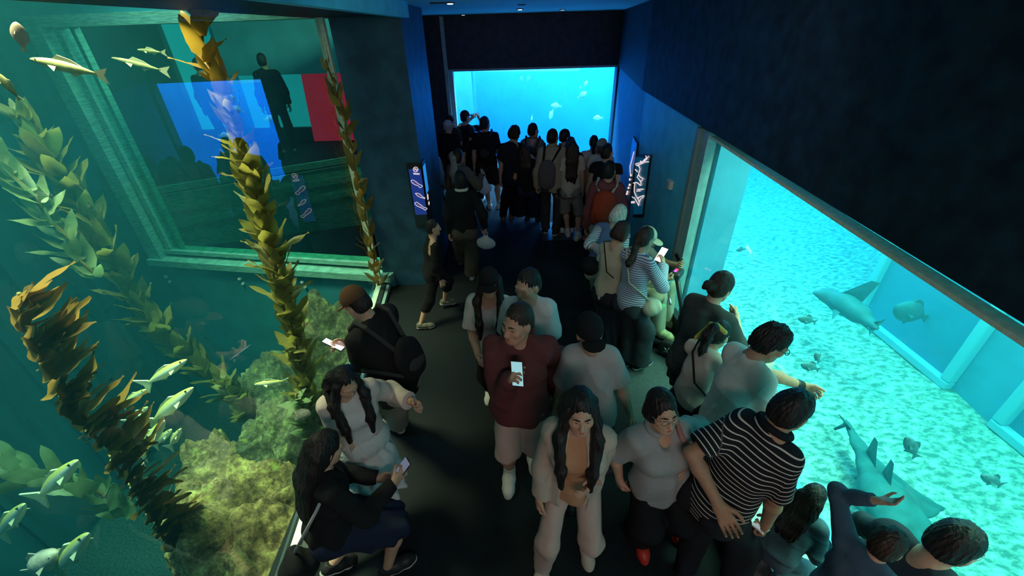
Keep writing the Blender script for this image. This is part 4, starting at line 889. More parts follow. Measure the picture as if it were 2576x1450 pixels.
def hair(F, c, kind='short', seed=5, length=.0, m=None, part_=0.0, vol=0.0):
    B = Blob(); hp, H, k = F.hp, F.H, F.hk; m = m or hairm(c)
    def e(x, y, z, a, b, c_, kk=.02, op='u', cuts=()): B.ell(hp(x, y, z), (a * k, b * k, c_ * k), H, kk, op=op, cuts=cuts)
    fw = H[:, 1]; up = H[:, 2]; rt = H[:, 0]; low = {'short': -.045, 'crop': -.03}.get(kind, -.2)
    v = vol
    e(0, -.020, .040, .0785 + v, .099 + v, .102 + v, .02, cuts=[(hp(0, 0, low), -up)])
    if kind in ('short', 'crop'):
        e(0, -.05, -.015, .076 + v * .6, .072 + v * .6, .085, .03, cuts=[(hp(0, 0, -.075), -up)])
    if kind == 'bob':
        e(0, -.035, -.03, .095 + v, .088 + v, .115 + length, .03, cuts=[(hp(0, 0, -.115 - length), -up)])
    if kind in ('long', 'half'):
        L = length or .32; b0 = hp(0, -.075, .0); pts = [b0, hp(0, -.092, -.09), F.neck - F.f2 * (.115 * max(1, F.g * .95)) - F.u2 * .06, F.neck - F.f2 * (.135 * max(1, F.g * .95)) - F.u2 * L * .7, F.neck - F.f2 * .13 - F.u2 * L]
        for o_, rr in ((-.05, .045), (0, .05), (.05, .045)):
            B.chain([p + rt * o_ * (1.0 if i < 2 else 1.15) for i, p in enumerate(pts)], [.055, .056, rr, rr * .85, .018], .04, flat=(F.f2, .75))
        e(0, -.04, -.03, .09, .08, .11, .03)
        if kind == 'long':
            for sd in (-1, 1):
                B.chain([hp(sd * .078, .02, .04), hp(sd * .09, .03, -.06), F.neck + F.r2 * sd * .10 + F.f2 * .085 + F.u2 * .0, F.neck + F.r2 * sd * .085 + F.f2 * .155 - F.u2 * min(L, .3) * .6, F.neck + F.r2 * sd * .08 + F.f2 * .170 - F.u2 * min(L, .32)], [.022, .028, .034, .032, .016], .025)
    if kind in ('bun', 'pony', 'lowpony'):
        e(0, -.05, .0, .078, .072, .09, .03)
        if kind == 'bun': e(-.02, -.138, .01, .048, .05, .046, .012); e(0, -.11, .01, .035, .035, .035, .02); e(-.05, -.13, -.02, .025, .03, .025, .01)
        if kind == 'pony': B.chain([hp(0, -.1, .06), hp(0, -.145, .06), hp(0, -.16, -.04), hp(.01, -.14, -.16), hp(.015, -.13, -.22)], [.028, .034, .038, .03, .01], .02)
        if kind == 'lowpony':
            L = length or .25; B.chain([hp(0, -.1, -.03), F.neck - F.f2 * .1 - F.u2 * .02, F.neck - F.f2 * .14 - F.u2 * L * .6, F.neck - F.f2 * .14 - F.u2 * L], [.03, .03, .034, .012], .02)
    # the face stays clear
    fy = .092; B.ell(hp(.0 + part_, fy, -.038), (.066 * k, .066 * k, .120 * k), H, .012, op='s')
    if kind in ('short', 'crop'):
        for sd in (-1, 1): B.ell(hp(sd * .085, .012, -.045), (.03 * k, .036 * k, .055 * k), H, .01, op='s')
    K = np.random.default_rng(seed).normal(size=3); amp = {'short': .003, 'crop': .002}.get(kind, .003) + (.0035 if kind == 'short' and v > .007 else 0)
    ctr = hp(0, -.02, .0)
    def strands(P):
        q = (P - ctr) @ H; th = np.arctan2(q[:, 0], q[:, 1] + .02); ph = q[:, 2]
        return (amp * .6 * np.sin(th * 23 + 3 * np.sin(ph * 20 + K[0]) + K[1]) + amp * .55 * np.sin(th * 41 + ph * 18 + K[2]) + amp * .5 * np.sin(q[:, 0] * 90 + q[:, 1] * 70 + K[2])).astype(np.float32)
    B.folds(strands)
    return part(F, 'hair', B, m, min(F.h, .0065))
def cap(F, m, brim=None, back=False, kind='cap'):
    hp, H, k = F.hp, F.H, F.hk; B = Blob(); up = H[:, 2]; s_ = -1 if back else 1
    B.ell(hp(0, -.016, .052), (.092 * k, .112 * k, .104 * k), H, .01, cuts=[(hp(0, 0, .032), -up)])
    o = part(F, 'cap', B, m, min(F.h, .006)); C = Blob()
    if kind == 'cap': C.ell(hp(0, s_ * .115, .034), (.075 * k, .078 * k, .010 * k), H, .01, cuts=[(hp(0, s_ * .085, .03), -H[:, 1] * s_)])
    else: C.ell(hp(0, -.01, .028), (.15 * k, .165 * k, .022 * k), H, .01)
    b = part(F, 'brim', C, brim or m, .005); b.parent = o
    return o
def glasses(F, m):
    hp = F.hp; lines = []
    for sd in (-1, 1):
        lines.append([hp(sd * .033 + .024 * math.cos(t), .106 - .10 * abs(.024 * math.cos(t) * sd + .033 - .02), .004 + .018 * math.sin(t)) for t in np.linspace(0, 6.3, 17)])
        lines.append([hp(sd * .058, .098, .01), hp(sd * .078, .04, .012), hp(sd * .084, -.02, .006)])
    lines.append([hp(-.010, .107, .008), hp(0, .111, .011), hp(.010, .107, .008)])
    return tubes(F, 'glasses', lines, .0022, m, seg=6)
def phone(F, sd, label, lit=(.9, .75, .75), est=6, tilt=None, m=None, back=False, up=None, nrm_=None, off=None, group=None):
    w = F.wr[sd] + F.hd[sd] * .095 + F.hn[sd] * .018 + F.hl[sd] * .012
    if off is not None: w = w + V3(*off)
    face = nrm(V3(*nrm_)) if nrm_ is not None else nrm(F.hp(0, .09, 0) - w); u = V3(*up) if up is not None else F.hl[sd] * .3 + V3(0, .2, 1); u = nrm(u - face * (u @ face)); r = np.cross(u, face)
    root = empty('phone', wpt(F, w)); tag(root, label, 'phone', group)
    R = Matrix([list(wdir(F, r)), list(wdir(F, u)), list(wdir(F, face))]).transposed()
    mb = MB().box((-.037, -.078, -.0045), (.037, .078, .0045), bev=.004); mb.v = [tuple(R @ Vector(v)) for v in mb.v]; mb.build('case', m or mat('phone_case', (.02, .02, .025), .3, spec=.5), root, True)
    sc = MB().box((-.033, -.073, .0046), (.033, .073, .0056)); sc.v = [tuple(R @ Vector(v)) for v in sc.v]
    sc.build('screen', mat('lit_screen_%d' % int(est * 10 + lit[0] * 7 + lit[2] * 3), (.05, .05, .05), .2, emit=lit, estr=est), root)
    ln = MB(); ln.lathe([(.0001, 0), (.007, 0), (.007, .002), (.0001, .002)], 10, (-.022, .06, -.0065)); ln.v = [tuple(R @ Vector(v)) for v in ln.v]; ln.build('lens', mat('camera_lens', (.01, .01, .015), .1), root)
    return root
def backpack(F, label, m, m2=None, size=(.15, .085, .22), strap=None, drop=0.0, off=0.0, sling=False):
    root = empty('backpack', F.loc, F.rz); tag(root, label, 'backpack'); m2 = m2 or m; strap = strap or m2
    c = F.chest - F.f2 * (.105 * F.g + .02 + size[1]) + F.u2 * (.02 - drop) + F.r2 * off; T = np.stack([F.r2, F.f2, F.u2], 1); B = Blob()
    B.ell(c, size, T, .02); B.cap(c - F.u2 * size[2] * .55, c + F.u2 * size[2] * .5, size[0] * .95, size[0] * .8, .05, flat=(F.f2, size[1] / size[0]))
    B.folds(sines(.004, 22, 3)); o = part(F, 'pack', B, m, F.h); o.parent = root
    P = Blob(); P.ell(c - F.f2 * size[1] * .75 - F.u2 * size[2] * .35, (size[0] * .72, size[1] * .5, size[2] * .42), T, .02); q = part(F, 'pocket', P, m2, F.h); q.parent = root
    for sd in ((1,) if sling else (-1, 1)):
        a = c + F.u2 * size[2] * .75 + F.r2 * sd * .06 + F.f2 * size[1] * .7; S = F.neck + F.r2 * sd * .115 - F.u2 * .0
        pts = [a, S - F.f2 * .085 + F.u2 * .01, S + F.u2 * .052, S + F.f2 * .085 + F.u2 * .0, F.chest + F.f2 * (.15 * F.g + .01) + F.r2 * sd * .13 * F.g + F.u2 * .08, F.chest + F.r2 * sd * (.18 * F.g + .02) - F.u2 * .06 + F.f2 * .03, c + F.r2 * sd * size[0] * .8 - F.u2 * size[2] * .8 + F.f2 * size[1] * .5]
        B2 = Blob(); B2.chain(pts, [.017] * len(pts), .01); so = part(F, 'strap', B2, strap, min(F.h, .007)); so.parent = root
    return root
def bag(F, label, c, size, m, strap_pts, strap_m=None, name='shoulder_bag', sr=.009):
    root = empty(name, F.loc, F.rz); tag(root, label, 'bag'); B = Blob(); c = V3(*c) if not isinstance(c, np.ndarray) else c
    B.ell(c, size, np.eye(3, dtype=np.float32), .02); B.cap(c - V3(0, size[1] * .4, size[2] * .3), c + V3(0, size[1] * .4, -size[2] * .3), size[0] * .8, size[0] * .8, .03); B.folds(sines(.003, 30, 8))
    o = part(F, 'pouch', B, m, min(F.h, .007)); o.parent = root
    if strap_pts: t = tubes(F, 'strap', [strap_pts], sr, strap_m or m, None); t.location = (0, 0, 0); t.rotation_euler = (0, 0, 0); t.parent = root
    for ch in root.children: ch.location = (0, 0, 0); ch.rotation_euler = (0, 0, 0)
    return root
# ================================================================ the visitors
W = lambda v, a=.0: fab((v, v * (1 - a), v * (1 - a)))
cblack = fab((.012, .013, .016), key='black_cloth'); cnavy = fab((.018, .025, .06), key='navy_cloth'); cwhite = fab((.62, .62, .6), key='white_cloth'); coff = fab((.5, .47, .42), key='offwhite_cloth')
cgrey = fab((.16, .17, .17), key='grey_cloth'); cchar = fab((.04, .045, .05), key='charcoal_cloth'); cbeige = fab((.42, .36, .29), key='beige_cloth'); ckhaki = fab((.34, .31, .22), key='khaki_cloth')
swhite = mat('white_shoe', (.62, .62, .6), .5, .06, 40, .03); sblack = mat('black_shoe', (.02, .02, .022), .45, .06, 40, .03); srub = mat('pale_sole', (.5, .5, .48), .7); sbrown = mat('brown_shoe', (.16, .06, .035), .45)
gframe = mat('glasses_frame', (.02, .02, .025), .3, spec=.6)
plast = D.materials.new('thin_plastic_bag'); plast.use_nodes = True
def _pl():
    nt = plast.node_tree; b = nt.nodes['Principled BSDF']; b.inputs['Base Color'].default_value = (.7, .75, .78, 1); b.inputs['Roughness'].default_value = .35
    t = nt.nodes.new('ShaderNodeBsdfTranslucent'); t.inputs['Color'].default_value = (.7, .75, .8, 1); s = nt.nodes.new('ShaderNodeMixShader'); s.inputs['Fac'].default_value = .4
    nt.links.new(b.outputs[0], s.inputs[1]); nt.links.new(t.outputs[0], s.inputs[2]); nt.links.new(s.outputs[0], nt.nodes['Material Output'].inputs['Surface'])
_pl()
def plastic_bag(F, sd, label, w=.15, h_=.3, m=plast, name='plastic_bag', th=.09):
    c = F.wr[sd] + F.hd[sd] * .07; p = wpt(F, c); root = empty(name, p); tag(root, label, 'bag')
    B = Blob(); z = V3(0, 0, -1)
    B.cap(z * .09, z * h_ * .75, .035, w * .6, .03, flat=(V3(0, 1, 0), th / w)); B.cap(z * h_ * .7 - V3(w * .4, 0, 0), z * h_ * .8 + V3(w * .4, 0, 0), w * .38, w * .38, .05, flat=(V3(0, 1, 0), th / w))
    B.folds(sines(.006, 30, 4, (1, 1, .6))); v, f = B.build(.007); mesh_obj('pouch', v, f, m, root)
    for dx in (-.02, .02): MB().tube([(dx * .3, 0, .02), (dx * 1.5, .01, -.05), (dx * 1.3, 0, -.12)], .006, 6).build('handle', m, root, True)
    return root
GF = 'visitors watching the far window'
# ---- far group
F = person('cap_elder', 'older visitor in a pale cap at the dark edge of the far window', (1125, 303), 1.6, -12, lean=4, turn=-40, group=GF); top(F, cblack, sl=1.95, lo=.025); trousers(F, cchar); shoes(F, sblack); hair(F, GREYH, 'short'); cap(F, fab((.5, .5, .46), key='pale_cap'))
F = person('behind_cap', 'dark haired visitor mostly hidden behind the pale cap at the far window', (1131, 290), 1.68, -10, turn=-35, group=GF); top(F, cchar, sl=.7); trousers(F, cblack); shoes(F, sblack); hair(F, BLACK, 'short', vol=.004)
F = person('camera_raiser', 'visitor in a dark cap raising a camera with both arms before the far window', (1168, 279), 1.74, -35, turn=-15, rh=(.13, .30, 1.56), lh=(-.08, .32, 1.55), rp=(.8, -.1, -.6), lp=(-.8, .1, -.6), rthumb=(0, -.3, 1), lthumb=(0, -.3, 1), rcurl=1.1, lcurl=1.1, group=GF); top(F, cblack, sl=.9, lo=.02); trousers(F, cblack); shoes(F, sblack); hair(F, BLACK, 'short'); cap(F, fab((.05, .04, .04), key='dark_cap'))
ph = phone(F, 1, 'black camera held up to the face by the raised arms', (.2, .5, .7), .6, nrm_=(0, -1, 0), up=(1, 0, 0.15)); ph.name = 'compact_camera'; ph['category'] = 'camera'
F = person('short_dark', 'short dark haired visitor between the raised arms and the tall man with a backpack', (1185, 318), 1.6, -5, turn=-30, group=GF, lf=('p', 1196, 512), rf=('p', 1212, 510)); top(F, cblack, sl=.6); trousers(F, cblack); shoes(F, swhite, srub); hair(F, BLACK, 'short', vol=.004)
F = person('tall_back', 'tall man in black tee and black shorts with bare calves and white sneakers', (1218, 293), 1.8, -4, turn=-28, g=1.06, sw=1.08, lf=('p', 1232, 524), rf=('p', 1254, 524), lfa=-10, rfa=25, group=GF); top(F, cblack, sl=.75, lo=.03, hem=-.08); trousers(F, fab((.03, .028, .026), key='black_shorts'), length=.46, hem=.035, thigh=.035); shoes(F, swhite, srub, cwhite); hair(F, BLACK, 'short', vol=.006)
backpack(F, 'slim black backpack on the tall man in shorts', cblack, cchar, size=(.13, .06, .21))
F = person('hugger', 'frizzy haired man in navy tee with one arm round the woman in navy trousers', (1297, 317), 1.78, -8, turn=-25, nod=14, roll=6, g=1.05, rh=('p', 1322, 432, -.12), rp=(.9, -.6, -.2), rthumb=(0, .2, 1), rcurl=.7, lf=('p', 1266, 556), rf=('p', 1287, 553), group=GF); top(F, fab((.014, .018, .03), key='ink_cloth'), sl=.7, lo=.03, hem=-.1); trousers(F, cblack, hem=.02); shoes(F, sbrown); hair(F, DKBR, 'short', vol=.016, seed=9)
F = person('hugged', 'woman in black tee and wide navy trousers held by the frizzy haired man', (1318, 362), 1.55, -4, turn=-15, roll=-8, g=.98, sw=.95, rh=(.12, .26, 1.02), lh=(-.15, .22, 1.0), lf=('p', 1306, 556), rf=('p', 1340, 556), rfa=20, group=GF); top(F, cblack, sl=.6, lo=.02); trousers(F, cnavy, wide=.05, thigh=.03, hem=.03); shoes(F, swhite, srub); hair(F, DKBR, 'half', length=.16)
F = person('grey_shirt', 'man in a dark grey shirt facing the glass, head turned in profile', (1340, 309), 1.76, -14, turn=-35, group=GF); top(F, cgrey, sl=.7, collar=cgrey); trousers(F, cblack); shoes(F, sblack); hair(F, BLACK, 'short'); backpack(F, 'dark backpack of the man in the dark grey shirt', cchar, size=(.12, .06, .18), drop=.05)
F = person('beige_jacket', 'man in a beige jacket and dark trousers with a grey sling bag', (1390, 324), 1.8, -6, turn=-32, g=1.03, lf=('p', 1372, 584), rf=('p', 1397, 590), lfa=-5, rfa=25, group=GF); top(F, fab((.36, .31, .25), key='tan_cloth'), sl=2, lo=.035, hem=-.12, flare=.01, collar=fab((.36, .31, .25))); trousers(F, cchar, hem=.03); shoes(F, sblack, srub, cwhite); hair(F, BLACK, 'short', vol=.003)
backpack(F, 'grey sling bag across the back of the beige jacket', fab((.12, .11, .12), key='bag_grey'), size=(.13, .06, .21), strap=cblack, drop=.14, off=-.07)
F = person('light_shirt', 'dark haired visitor in a light shirt just behind the beige jacket, face to the side', (1421, 325), 1.7, -20, turn=-45, group=GF); top(F, fab((.3, .3, .3), key='mid_grey'), sl=.7); trousers(F, cblack); shoes(F, swhite, srub); hair(F, BLACK, 'short', vol=.006)
F = person('low_dark', 'dark clothed visitor peeping over the long haired woman in the pale blouse', (1437, 344), 1.64, -5, turn=-10, group=GF); top(F, cblack, sl=.7); trousers(F, cblack); shoes(F, swhite, srub); hair(F, DKBR, 'bob')
F = person('long_hair', 'woman with waist long dark hair, pale blouse, grey culottes and white sneakers', (1440, 352), 1.64, -3, turn=5, sw=.95, lf=('p', 1428, 594), rf=('p', 1452, 604), rfa=35, group=GF); top(F, coff, sl=.55, lo=.03, hem=-.12, flare=.02); trousers(F, fab((.22, .23, .22), key='stone_cloth'), length=.56, thigh=.035, hem=.05, name='culottes'); shoes(F, swhite, srub, cwhite); hair(F, DKBR, 'half', length=.42)
F = person('ponytail_far', 'woman with a low ponytail and white top near the side of the far window', (1495, 340), 1.62, -6, turn=-12, group=GF); top(F, coff, sl=.5, lo=.02); trousers(F, cblack); shoes(F, sblack); hair(F, BLACK, 'lowpony', length=.2)
F = person('light_cap', 'visitor in a light cap and white top between the ponytail and the man in black', (1515, 350), 1.6, -18, turn=-30, group=GF); top(F, cwhite, sl=.6); trousers(F, cblack); shoes(F, sblack); hair(F, (.12, .08, .04), 'bob'); cap(F, fab((.3, .33, .3), key='grey_cap'))
F = person('black_sleeveless', 'man in a sleeveless black top beside the far window edge', (1528, 361), 1.73, -14, turn=-30, lf=('p', 1470, 608), lfa=0, group=GF); top(F, cblack, sl=.25, lo=.02); trousers(F, cblack); shoes(F, mat('orange_shoe', (.5, .14, .06), .5), srub); hair(F, BLACK, 'crop')
F = person('red_backpacker', 'man in a maroon jacket walking to the far window with a red backpack', (1534, 404), 1.76, -18, turn=-15, g=.96, sw=.94, lf=('p', 1485, 698), rf=('p', 1512, 650), rheel=20, lfa=0); top(F, fab((.19, .055, .07), key='maroon_jacket'), sl=2, lo=.035, hood=True, hem=-.1); trousers(F, ckhaki, length=.5, hem=.035, thigh=.03, name='shorts'); shoes(F, sblack, srub, cwhite); hair(F, BLACK, 'short')
backpack(F, 'red backpack with grey straps on the maroon jacket', fab((.33, .045, .025), key='red_pack'), fab((.24, .035, .02)), size=(.15, .085, .22), strap=fab((.4, .4, .38)), drop=.04)
F = person('orange_child', 'small child in orange trousers showing between two pairs of dark legs', (0, 0), 1.1, 0, at=tuple(at_z(1294, 540, 0))[:2], hk=1.15, group=GF); top(F, fab((.55, .18, .07), key='orange_cloth'), sl=1.0); trousers(F, fab((.7, .22, .08), key='orange_trousers'), hem=.02); shoes(F, mat('yellow_green_shoe', (.6, .55, .2), .5), srub); hair(F, BLACK, 'short')
F = person('pillar_hidden', 'visitor in light blue half hidden behind the pillar', (0, 0), 1.5, -10, at=(-1.40, 7.55), turn=-30); top(F, fab((.3, .45, .55), key='pale_blue'), sl=2); trousers(F, cblack); shoes(F, sblack); hair(F, BLACK, 'short')
F = person('scarf_woman', 'woman with a grey scarf over her hair lifting a hand towards the far window', (1152, 374), 1.6, -35, turn=-10, nod=10, rh=('p', 1212, 440, .1), rp=(.6, -.4, -.8), rthumb=(0, -.2, 1), rcurl=.9); top(F, fab((.13, .11, .09), key='brown_cloth'), sl=2, lo=.04); trousers(F, cblack); shoes(F, sblack); hair(F, DKBR, 'bob')
B = Blob(); B.chain([F.hp(-.09, -.03, .06), F.hp(-.06, -.11, .02), F.hp(0, -.125, -.03), F.hp(.0, -.11, -.12)], [.03, .045, .055, .05], .03); B.chain([F.hp(0, -.11, -.12), F.neck - F.f2 * .12 - F.u2 * .1, F.neck - F.f2 * .12 - F.u2 * .22], [.06, .08, .05], .04, flat=(F.f2, .6)); B.folds(sines(.007, 30, 6)); part(F, 'scarf', B, fab((.32, .33, .32), key='scarf_grey'))
plastic_bag(F, 1, 'thin clear bag dangling from the hand of the woman in the grey scarf', .16, .34)
F = person('black_sweater', 'person in a black sweater and grey wide trousers walking off with a white bag', (1156, 428), 1.66, 6, turn=4, g=.92, sw=.92, rh=('p', 1219, 572, -.02), rcurl=1.2, lf=('p', 1163, 668, .05), rf=('p', 1188, 700), lheel=30); top(F, cblack, sl=2, lo=.035, hem=-.08); trousers(F, fab((.07, .065, .058), key='taupe_cloth'), wide=.05, thigh=.04, hem=.02); shoes(F, swhite, srub, cwhite); hair(F, BLACK, 'bob')
ring = [F.neck + F.r2 * math.sin(t) * .074 - F.f2 * (math.cos(t) * .066 - .004) + F.u2 * (.012 + .014 * math.cos(t)) for t in np.linspace(-2.3, 2.3, 15)]; C = Blob(); C.chain(ring, [.021] * 15, .01); part(F, 'collar', C, cwhite)
plastic_bag(F, 1, 'white plastic bag swinging from the hand of the person in the black sweater', .17, .24)
F = person('passer_by', 'short person in black striding past the pillar in sandals', (0, 0), 1.36, -75, at=(-.93, 4.35), lf=('p', 1120, 765, .06), rf=('p', 1060, 828), lheel=10, lean=6); top(F, cblack, sl=2); trousers(F, cblack, length=.72, hem=.02); shoes(F, mat('grey_sandal', (.12, .12, .1), .5), srub); hair(F, BLACK, 'short')
# ---- by the right window, back to front
strp = stripe_mat('blue_white_knit', (.10, .16, .36), (.58, .62, .64), .022, .5); strw = stripe_mat('white_blue_knit', (.12, .18, .34), (.62, .64, .62), .026, .55); strb = stripe_mat('black_white_polo', (.012, .014, .02), (.62, .60, .56), .027, .2)
F = person('white_haired', 'white haired woman stooping in a blue vest over striped sleeves', (1566, 517), 1.56, -42, skin_c=PALE, lean=20, hunch=10, nod=22, sw=.95, lh=('p', 1520, 640, -.15), lp=(-.9, -.5, 0), rh=(.2, .3, .95), lf=('p', 1512, 790), rf=('p', 1540, 760)); top(F, strw, sl=1.95, lo=.02, stripes=True); top(F, fab((.13, .2, .38), key='blue_vest'), sl=.12, lo=.034, name='vest', hem=.0); trousers(F, fab((.42, .43, .36), key='pale_trousers'), wide=.03, hem=.03); shoes(F, sblack); hair(F, WHITEH, 'bob', vol=.012, length=.0)
bag(F, 'black waist bag behind the stooping white haired woman', F.pel - F.f * .16 + F.u * .05 - F.r * .06, (.13, .07, .09), cblack, [F.pel - F.f * .16 + F.u * .1, F.sh[-1] + F.u2 * .06, F.chest + F.f2 * .16], cblack)
F = person('vest_woman', 'short haired woman in a cream vest and long dark skirt', (1574, 557), 1.58, -48, lean=4, nod=26, turn=-10, g=.84, sw=.80, rh=(.16, .30, 1.0), lh=(-.12, .3, 1.0), lf=('p', 1528, 850), rf=('p', 1548, 872), rfa=30); top(F, cwhite, sl=.6, lo=.018); top(F, fab((.46, .42, .33), key='cream_vest'), sl=.05, lo=.032, hem=-.02, name='vest'); skirt(F, fab((.02, .024, .035), key='ink_skirt'), .14, .24, pleat=.015, n=12); shoes(F, swhite, srub); hair(F, DKBR, 'bob', length=-.03, vol=.006)
bag(F, 'thin dark cross strap purse on the cream vest', F.pel + F.r * .2 + F.f * .08 + F.u * .02, (.07, .03, .06), cblack, [F.pel + F.r * .19 + F.f * .05 + F.u * .08, F.chest - F.f2 * .165 + F.r2 * .05, F.neck - F.f2 * .085 - F.r2 * .09 + F.u2 * .045, F.neck + F.f2 * .07 - F.r2 * .09 + F.u2 * .01, F.chest + F.f2 * .16], cblack, 'purse', .006)
F = person('striped_knit', 'woman in blue and white striped knit and wide dark trousers holding a glowing phone', (1632, 570), 1.62, -52, lean=2, nod=18, turn=-8, g=.84, sw=.80, rh=('p', 1668, 668, .12), rp=(.7, -.3, -.9), lh=('p', 1640, 690, .2), lp=(-.5, -.3, -.9), rthumb=(-.4, .3, .9), lthumb=(.4, .3, .9), rcurl=.8, lcurl=.8, lf=('p', 1580, 915), rf=('p', 1605, 925), rfa=10); top(F, strp, sl=1.95, lo=.028, stripes=True, hem=-.07); trousers(F, fab((.03, .04, .05), key='slate_trousers'), wide=.05, thigh=.02, hem=.02); shoes(F, mat('navy_shoe', (.025, .035, .07), .5), srub); hair(F, DKBR, 'lowpony', length=.1)
phone(F, 1, 'bright pink white phone screen held by the woman in striped knit', (1, .62, .62), 5, off=(-.02, .02, .02))
bag(F, 'pale canvas shoulder bag at the hip of the woman in striped knit', F.pel + F.r * .21 + F.f * .06 + F.u * .02, (.11, .05, .08), fab((.42, .45, .36), key='canvas'), [F.pel + F.r * .2 + F.f * .02 + F.u * .08, F.chest - F.f2 * .18 + F.r2 * .06, F.neck - F.f2 * .075 - F.r2 * .1 + F.u2 * .04, F.neck + F.f2 * .06 - F.r2 * .11 + F.u2 * .02, F.chest + F.f2 * .17], fab((.42, .45, .36), key='canvas'))
# mobility scooter and its rider
SL = (1.36, 4.10); SA = math.radians(-128)
F = person('rider', 'man in a grey cap and khaki trousers seated on the mobility scooter', (0, 0), 1.7, -128, at=SL, hip=(0, -.02, -.36), lean=8, nod=15, lf=(-.11, .46, .16), rf=(.11, .44, .16), rh=(.2, .42, .92), lh=(-.2, .42, .92), rcurl=1.2, lcurl=1.2, skin_c=TAN); top(F, fab((.2, .16, .16), key='mauve_cloth'), sl=.7); trousers(F, ckhaki, hem=.03, thigh=.025); shoes(F, mat('khaki_sneaker', (.40, .38, .2), .6, .2, 40), srub, cblack); hair(F, GREYH, 'short'); cap(F, fab((.36, .35, .3), key='stone_cap'), kind='cap')
root = empty('mobility_scooter', (SL[0], SL[1], 0), SA); tag(root, 'black mobility scooter parked beside the upright window frame', 'scooter')
dk = mat('scooter_black', (.02, .022, .025), .4, .05, 30, spec=.5); met = mat('scooter_metal', (.5, .52, .52), .3, metal=.9); tyre = mat('tyre_rubber', (.015, .015, .017), .8)
MB().box((-.19, -.42, .07), (.19, .66, .13), bev=.02).build('deck', dk, root); MB().box((-.23, -.28, .42), (.23, .18, .50), bev=.04).build('seat', dk, root, True); MB().box((-.22, -.33, .5), (.22, -.25, .95), bev=.04).build('backrest', dk, root, True)
MB().tube([(0, -.08, .1), (0, -.08, .45)], .035, 12).build('seat_post', met, root, True); MB().tube([(0, .66, .14), (0, .62, .5), (0, .50, .86)], .025, 12).build('tiller', dk, root, True)
MB().tube([(-.26, .42, .93), (-.2, .47, .9), (0, .5, .88), (.2, .47, .9), (.26, .42, .93)], .014, 10).build('handlebar', met, root, True)
cs = MB().box((-.09, .44, .87), (.09, .54, .95), bev=.02).build('console', dk, root, True); MB().box((-.03, .46, .951), (.0, .49, .955)).build('red_light', mat('red_lamp', (.4, .02, .02), .3, emit=(1, .05, .1), estr=2), cs); MB().box((.01, .46, .951), (.04, .49, .955)).build('violet_light', mat('violet_lamp', (.2, .02, .4), .3, emit=(.5, .1, 1), estr=2), cs)
for sx in (-1, 1):
    MB().tube([(sx * .24, .44, .92), (sx * .33, .36, .96)], .02, 10).build('grip', tyre, root, True); MB().tube([(sx * .25, -.2, .5), (sx * .25, -.2, .68), (sx * .25, .1, .68)], .018, 8).build('armrest', dk, root, True)
    for yy, nm in ((.62, 'front_wheel'), (-.36, 'rear_wheel')):
        R = Matrix.Rotation(math.pi / 2, 3, 'Y'); w_ = MB().lathe([(.055, -.035), (.095, -.035), (.11, -.02), (.11, .02), (.095, .035), (.055, .035)], 24, (sx * .24, yy, .11), R).build(nm, tyre, root, True)
        hb = MB().lathe([(.01, -.03), (.058, -.03), (.05, .0), (.058, .03), (.01, .03)], 20, (sx * .24, yy, .11), R); 
        for k in range(5): a_ = 2 * math.pi * k / 5; hb.tube([(sx * .24 + sx * .034, yy, .11), (sx * .24 + sx * .034, yy + .05 * math.cos(a_), .11 + .05 * math.sin(a_))], .008, 6)
        hb.build('hub', met, w_, True)
MB().slab([(.20, .5, .62), (.36, .46, .62), (.36, .38, .66), (.20, .42, .66)], .01).build('holder_tray', mat('green_plastic', (.12, .3, .14), .4), root); MB().tube([(.2, .5, .75), (.3, .56, .72)], .015, 8).build('lever', met, root, True)
F = person('chin_rest', 'woman in dark grey with a messy bun, chin on hand against the bright water', (1828, 686), 1.62, -62, lean=6, hunch=8, nod=12, g=.9, sw=.9, rh=('p', 1852, 800, .10), rp=(.6, .2, -.9), rthumb=(0, -.2, 1), rcurl=1.4, lh=(-.15, .34, 1.0), lf=('p', 1696, 1000), rf=('p', 1770, 1000), lheel=12); top(F, fab((.045, .055, .06), key='slate_cloth'), sl=1.1, lo=.04, hem=-.04); skirt(F, fab((.045, .055, .06), key='slate_cloth'), .50, .20, pleat=.01, n=9, name='dress_skirt'); shoes(F, mat('dark_sandal', (.05, .06, .06), .5), srub); hair(F, DKBR, 'bun', vol=.012)
F = person('ribbon_girl', 'woman with a yellow ribbon in her hair, pinkish tee and dark skirt, reading a phone', (1826, 808), 1.45, -55, lean=1, hunch=6, nod=26, turn=-6, g=.95, sw=.88, rh=('p', 1842, 950, .12), lh=('p', 1838, 930, .28), rp=(.6, -.4, -.9), lp=(-.4, -.4, -.9), rthumb=(-.4, .3, .8), lthumb=(.4, .3, .8), lf=('p', 1745, 1120), rf=('p', 1778, 1128), rfa=22, bust=.02); top(F, fab((.52, .43, .40), key='blush_cloth'), sl=.75, lo=.03, hem=.0); skirt(F, fab((.02, .022, .035), key='ink_skirt'), .36, .25, pleat=.014, n=14); shoes(F, swhite, srub); hair(F, BLACK, 'pony', seed=12)
B = Blob(); B.chain([F.hp(-.085, -.06, .05), F.hp(-.1, -.07, -.02), F.hp(-.11, -.1, -.1)], [.022, .02, .026], .01, flat=(F.H[:, 0], .5)); B.chain([F.hp(-.07, -.08, .06), F.hp(0, -.12, .08), F.hp(.07, -.08, .06)], [.02, .022, .02], .01); part(F, 'ribbon', B, fab((.5, .42, .12), key='yellow_ribbon'))
tubes(F, 'bag_strap', [[F.neck - F.r2 * .1 + F.f2 * .06 + F.u2 * .01, F.neck - F.r2 * .1 + F.u2 * .045, F.neck - F.r2 * .08 - F.f2 * .09 - F.u2 * .04, F.chest - F.f2 * .172 + F.r2 * .05, F.pel + F.r * .2 - F.f * .03 + F.u * .1]], .008, cblack)
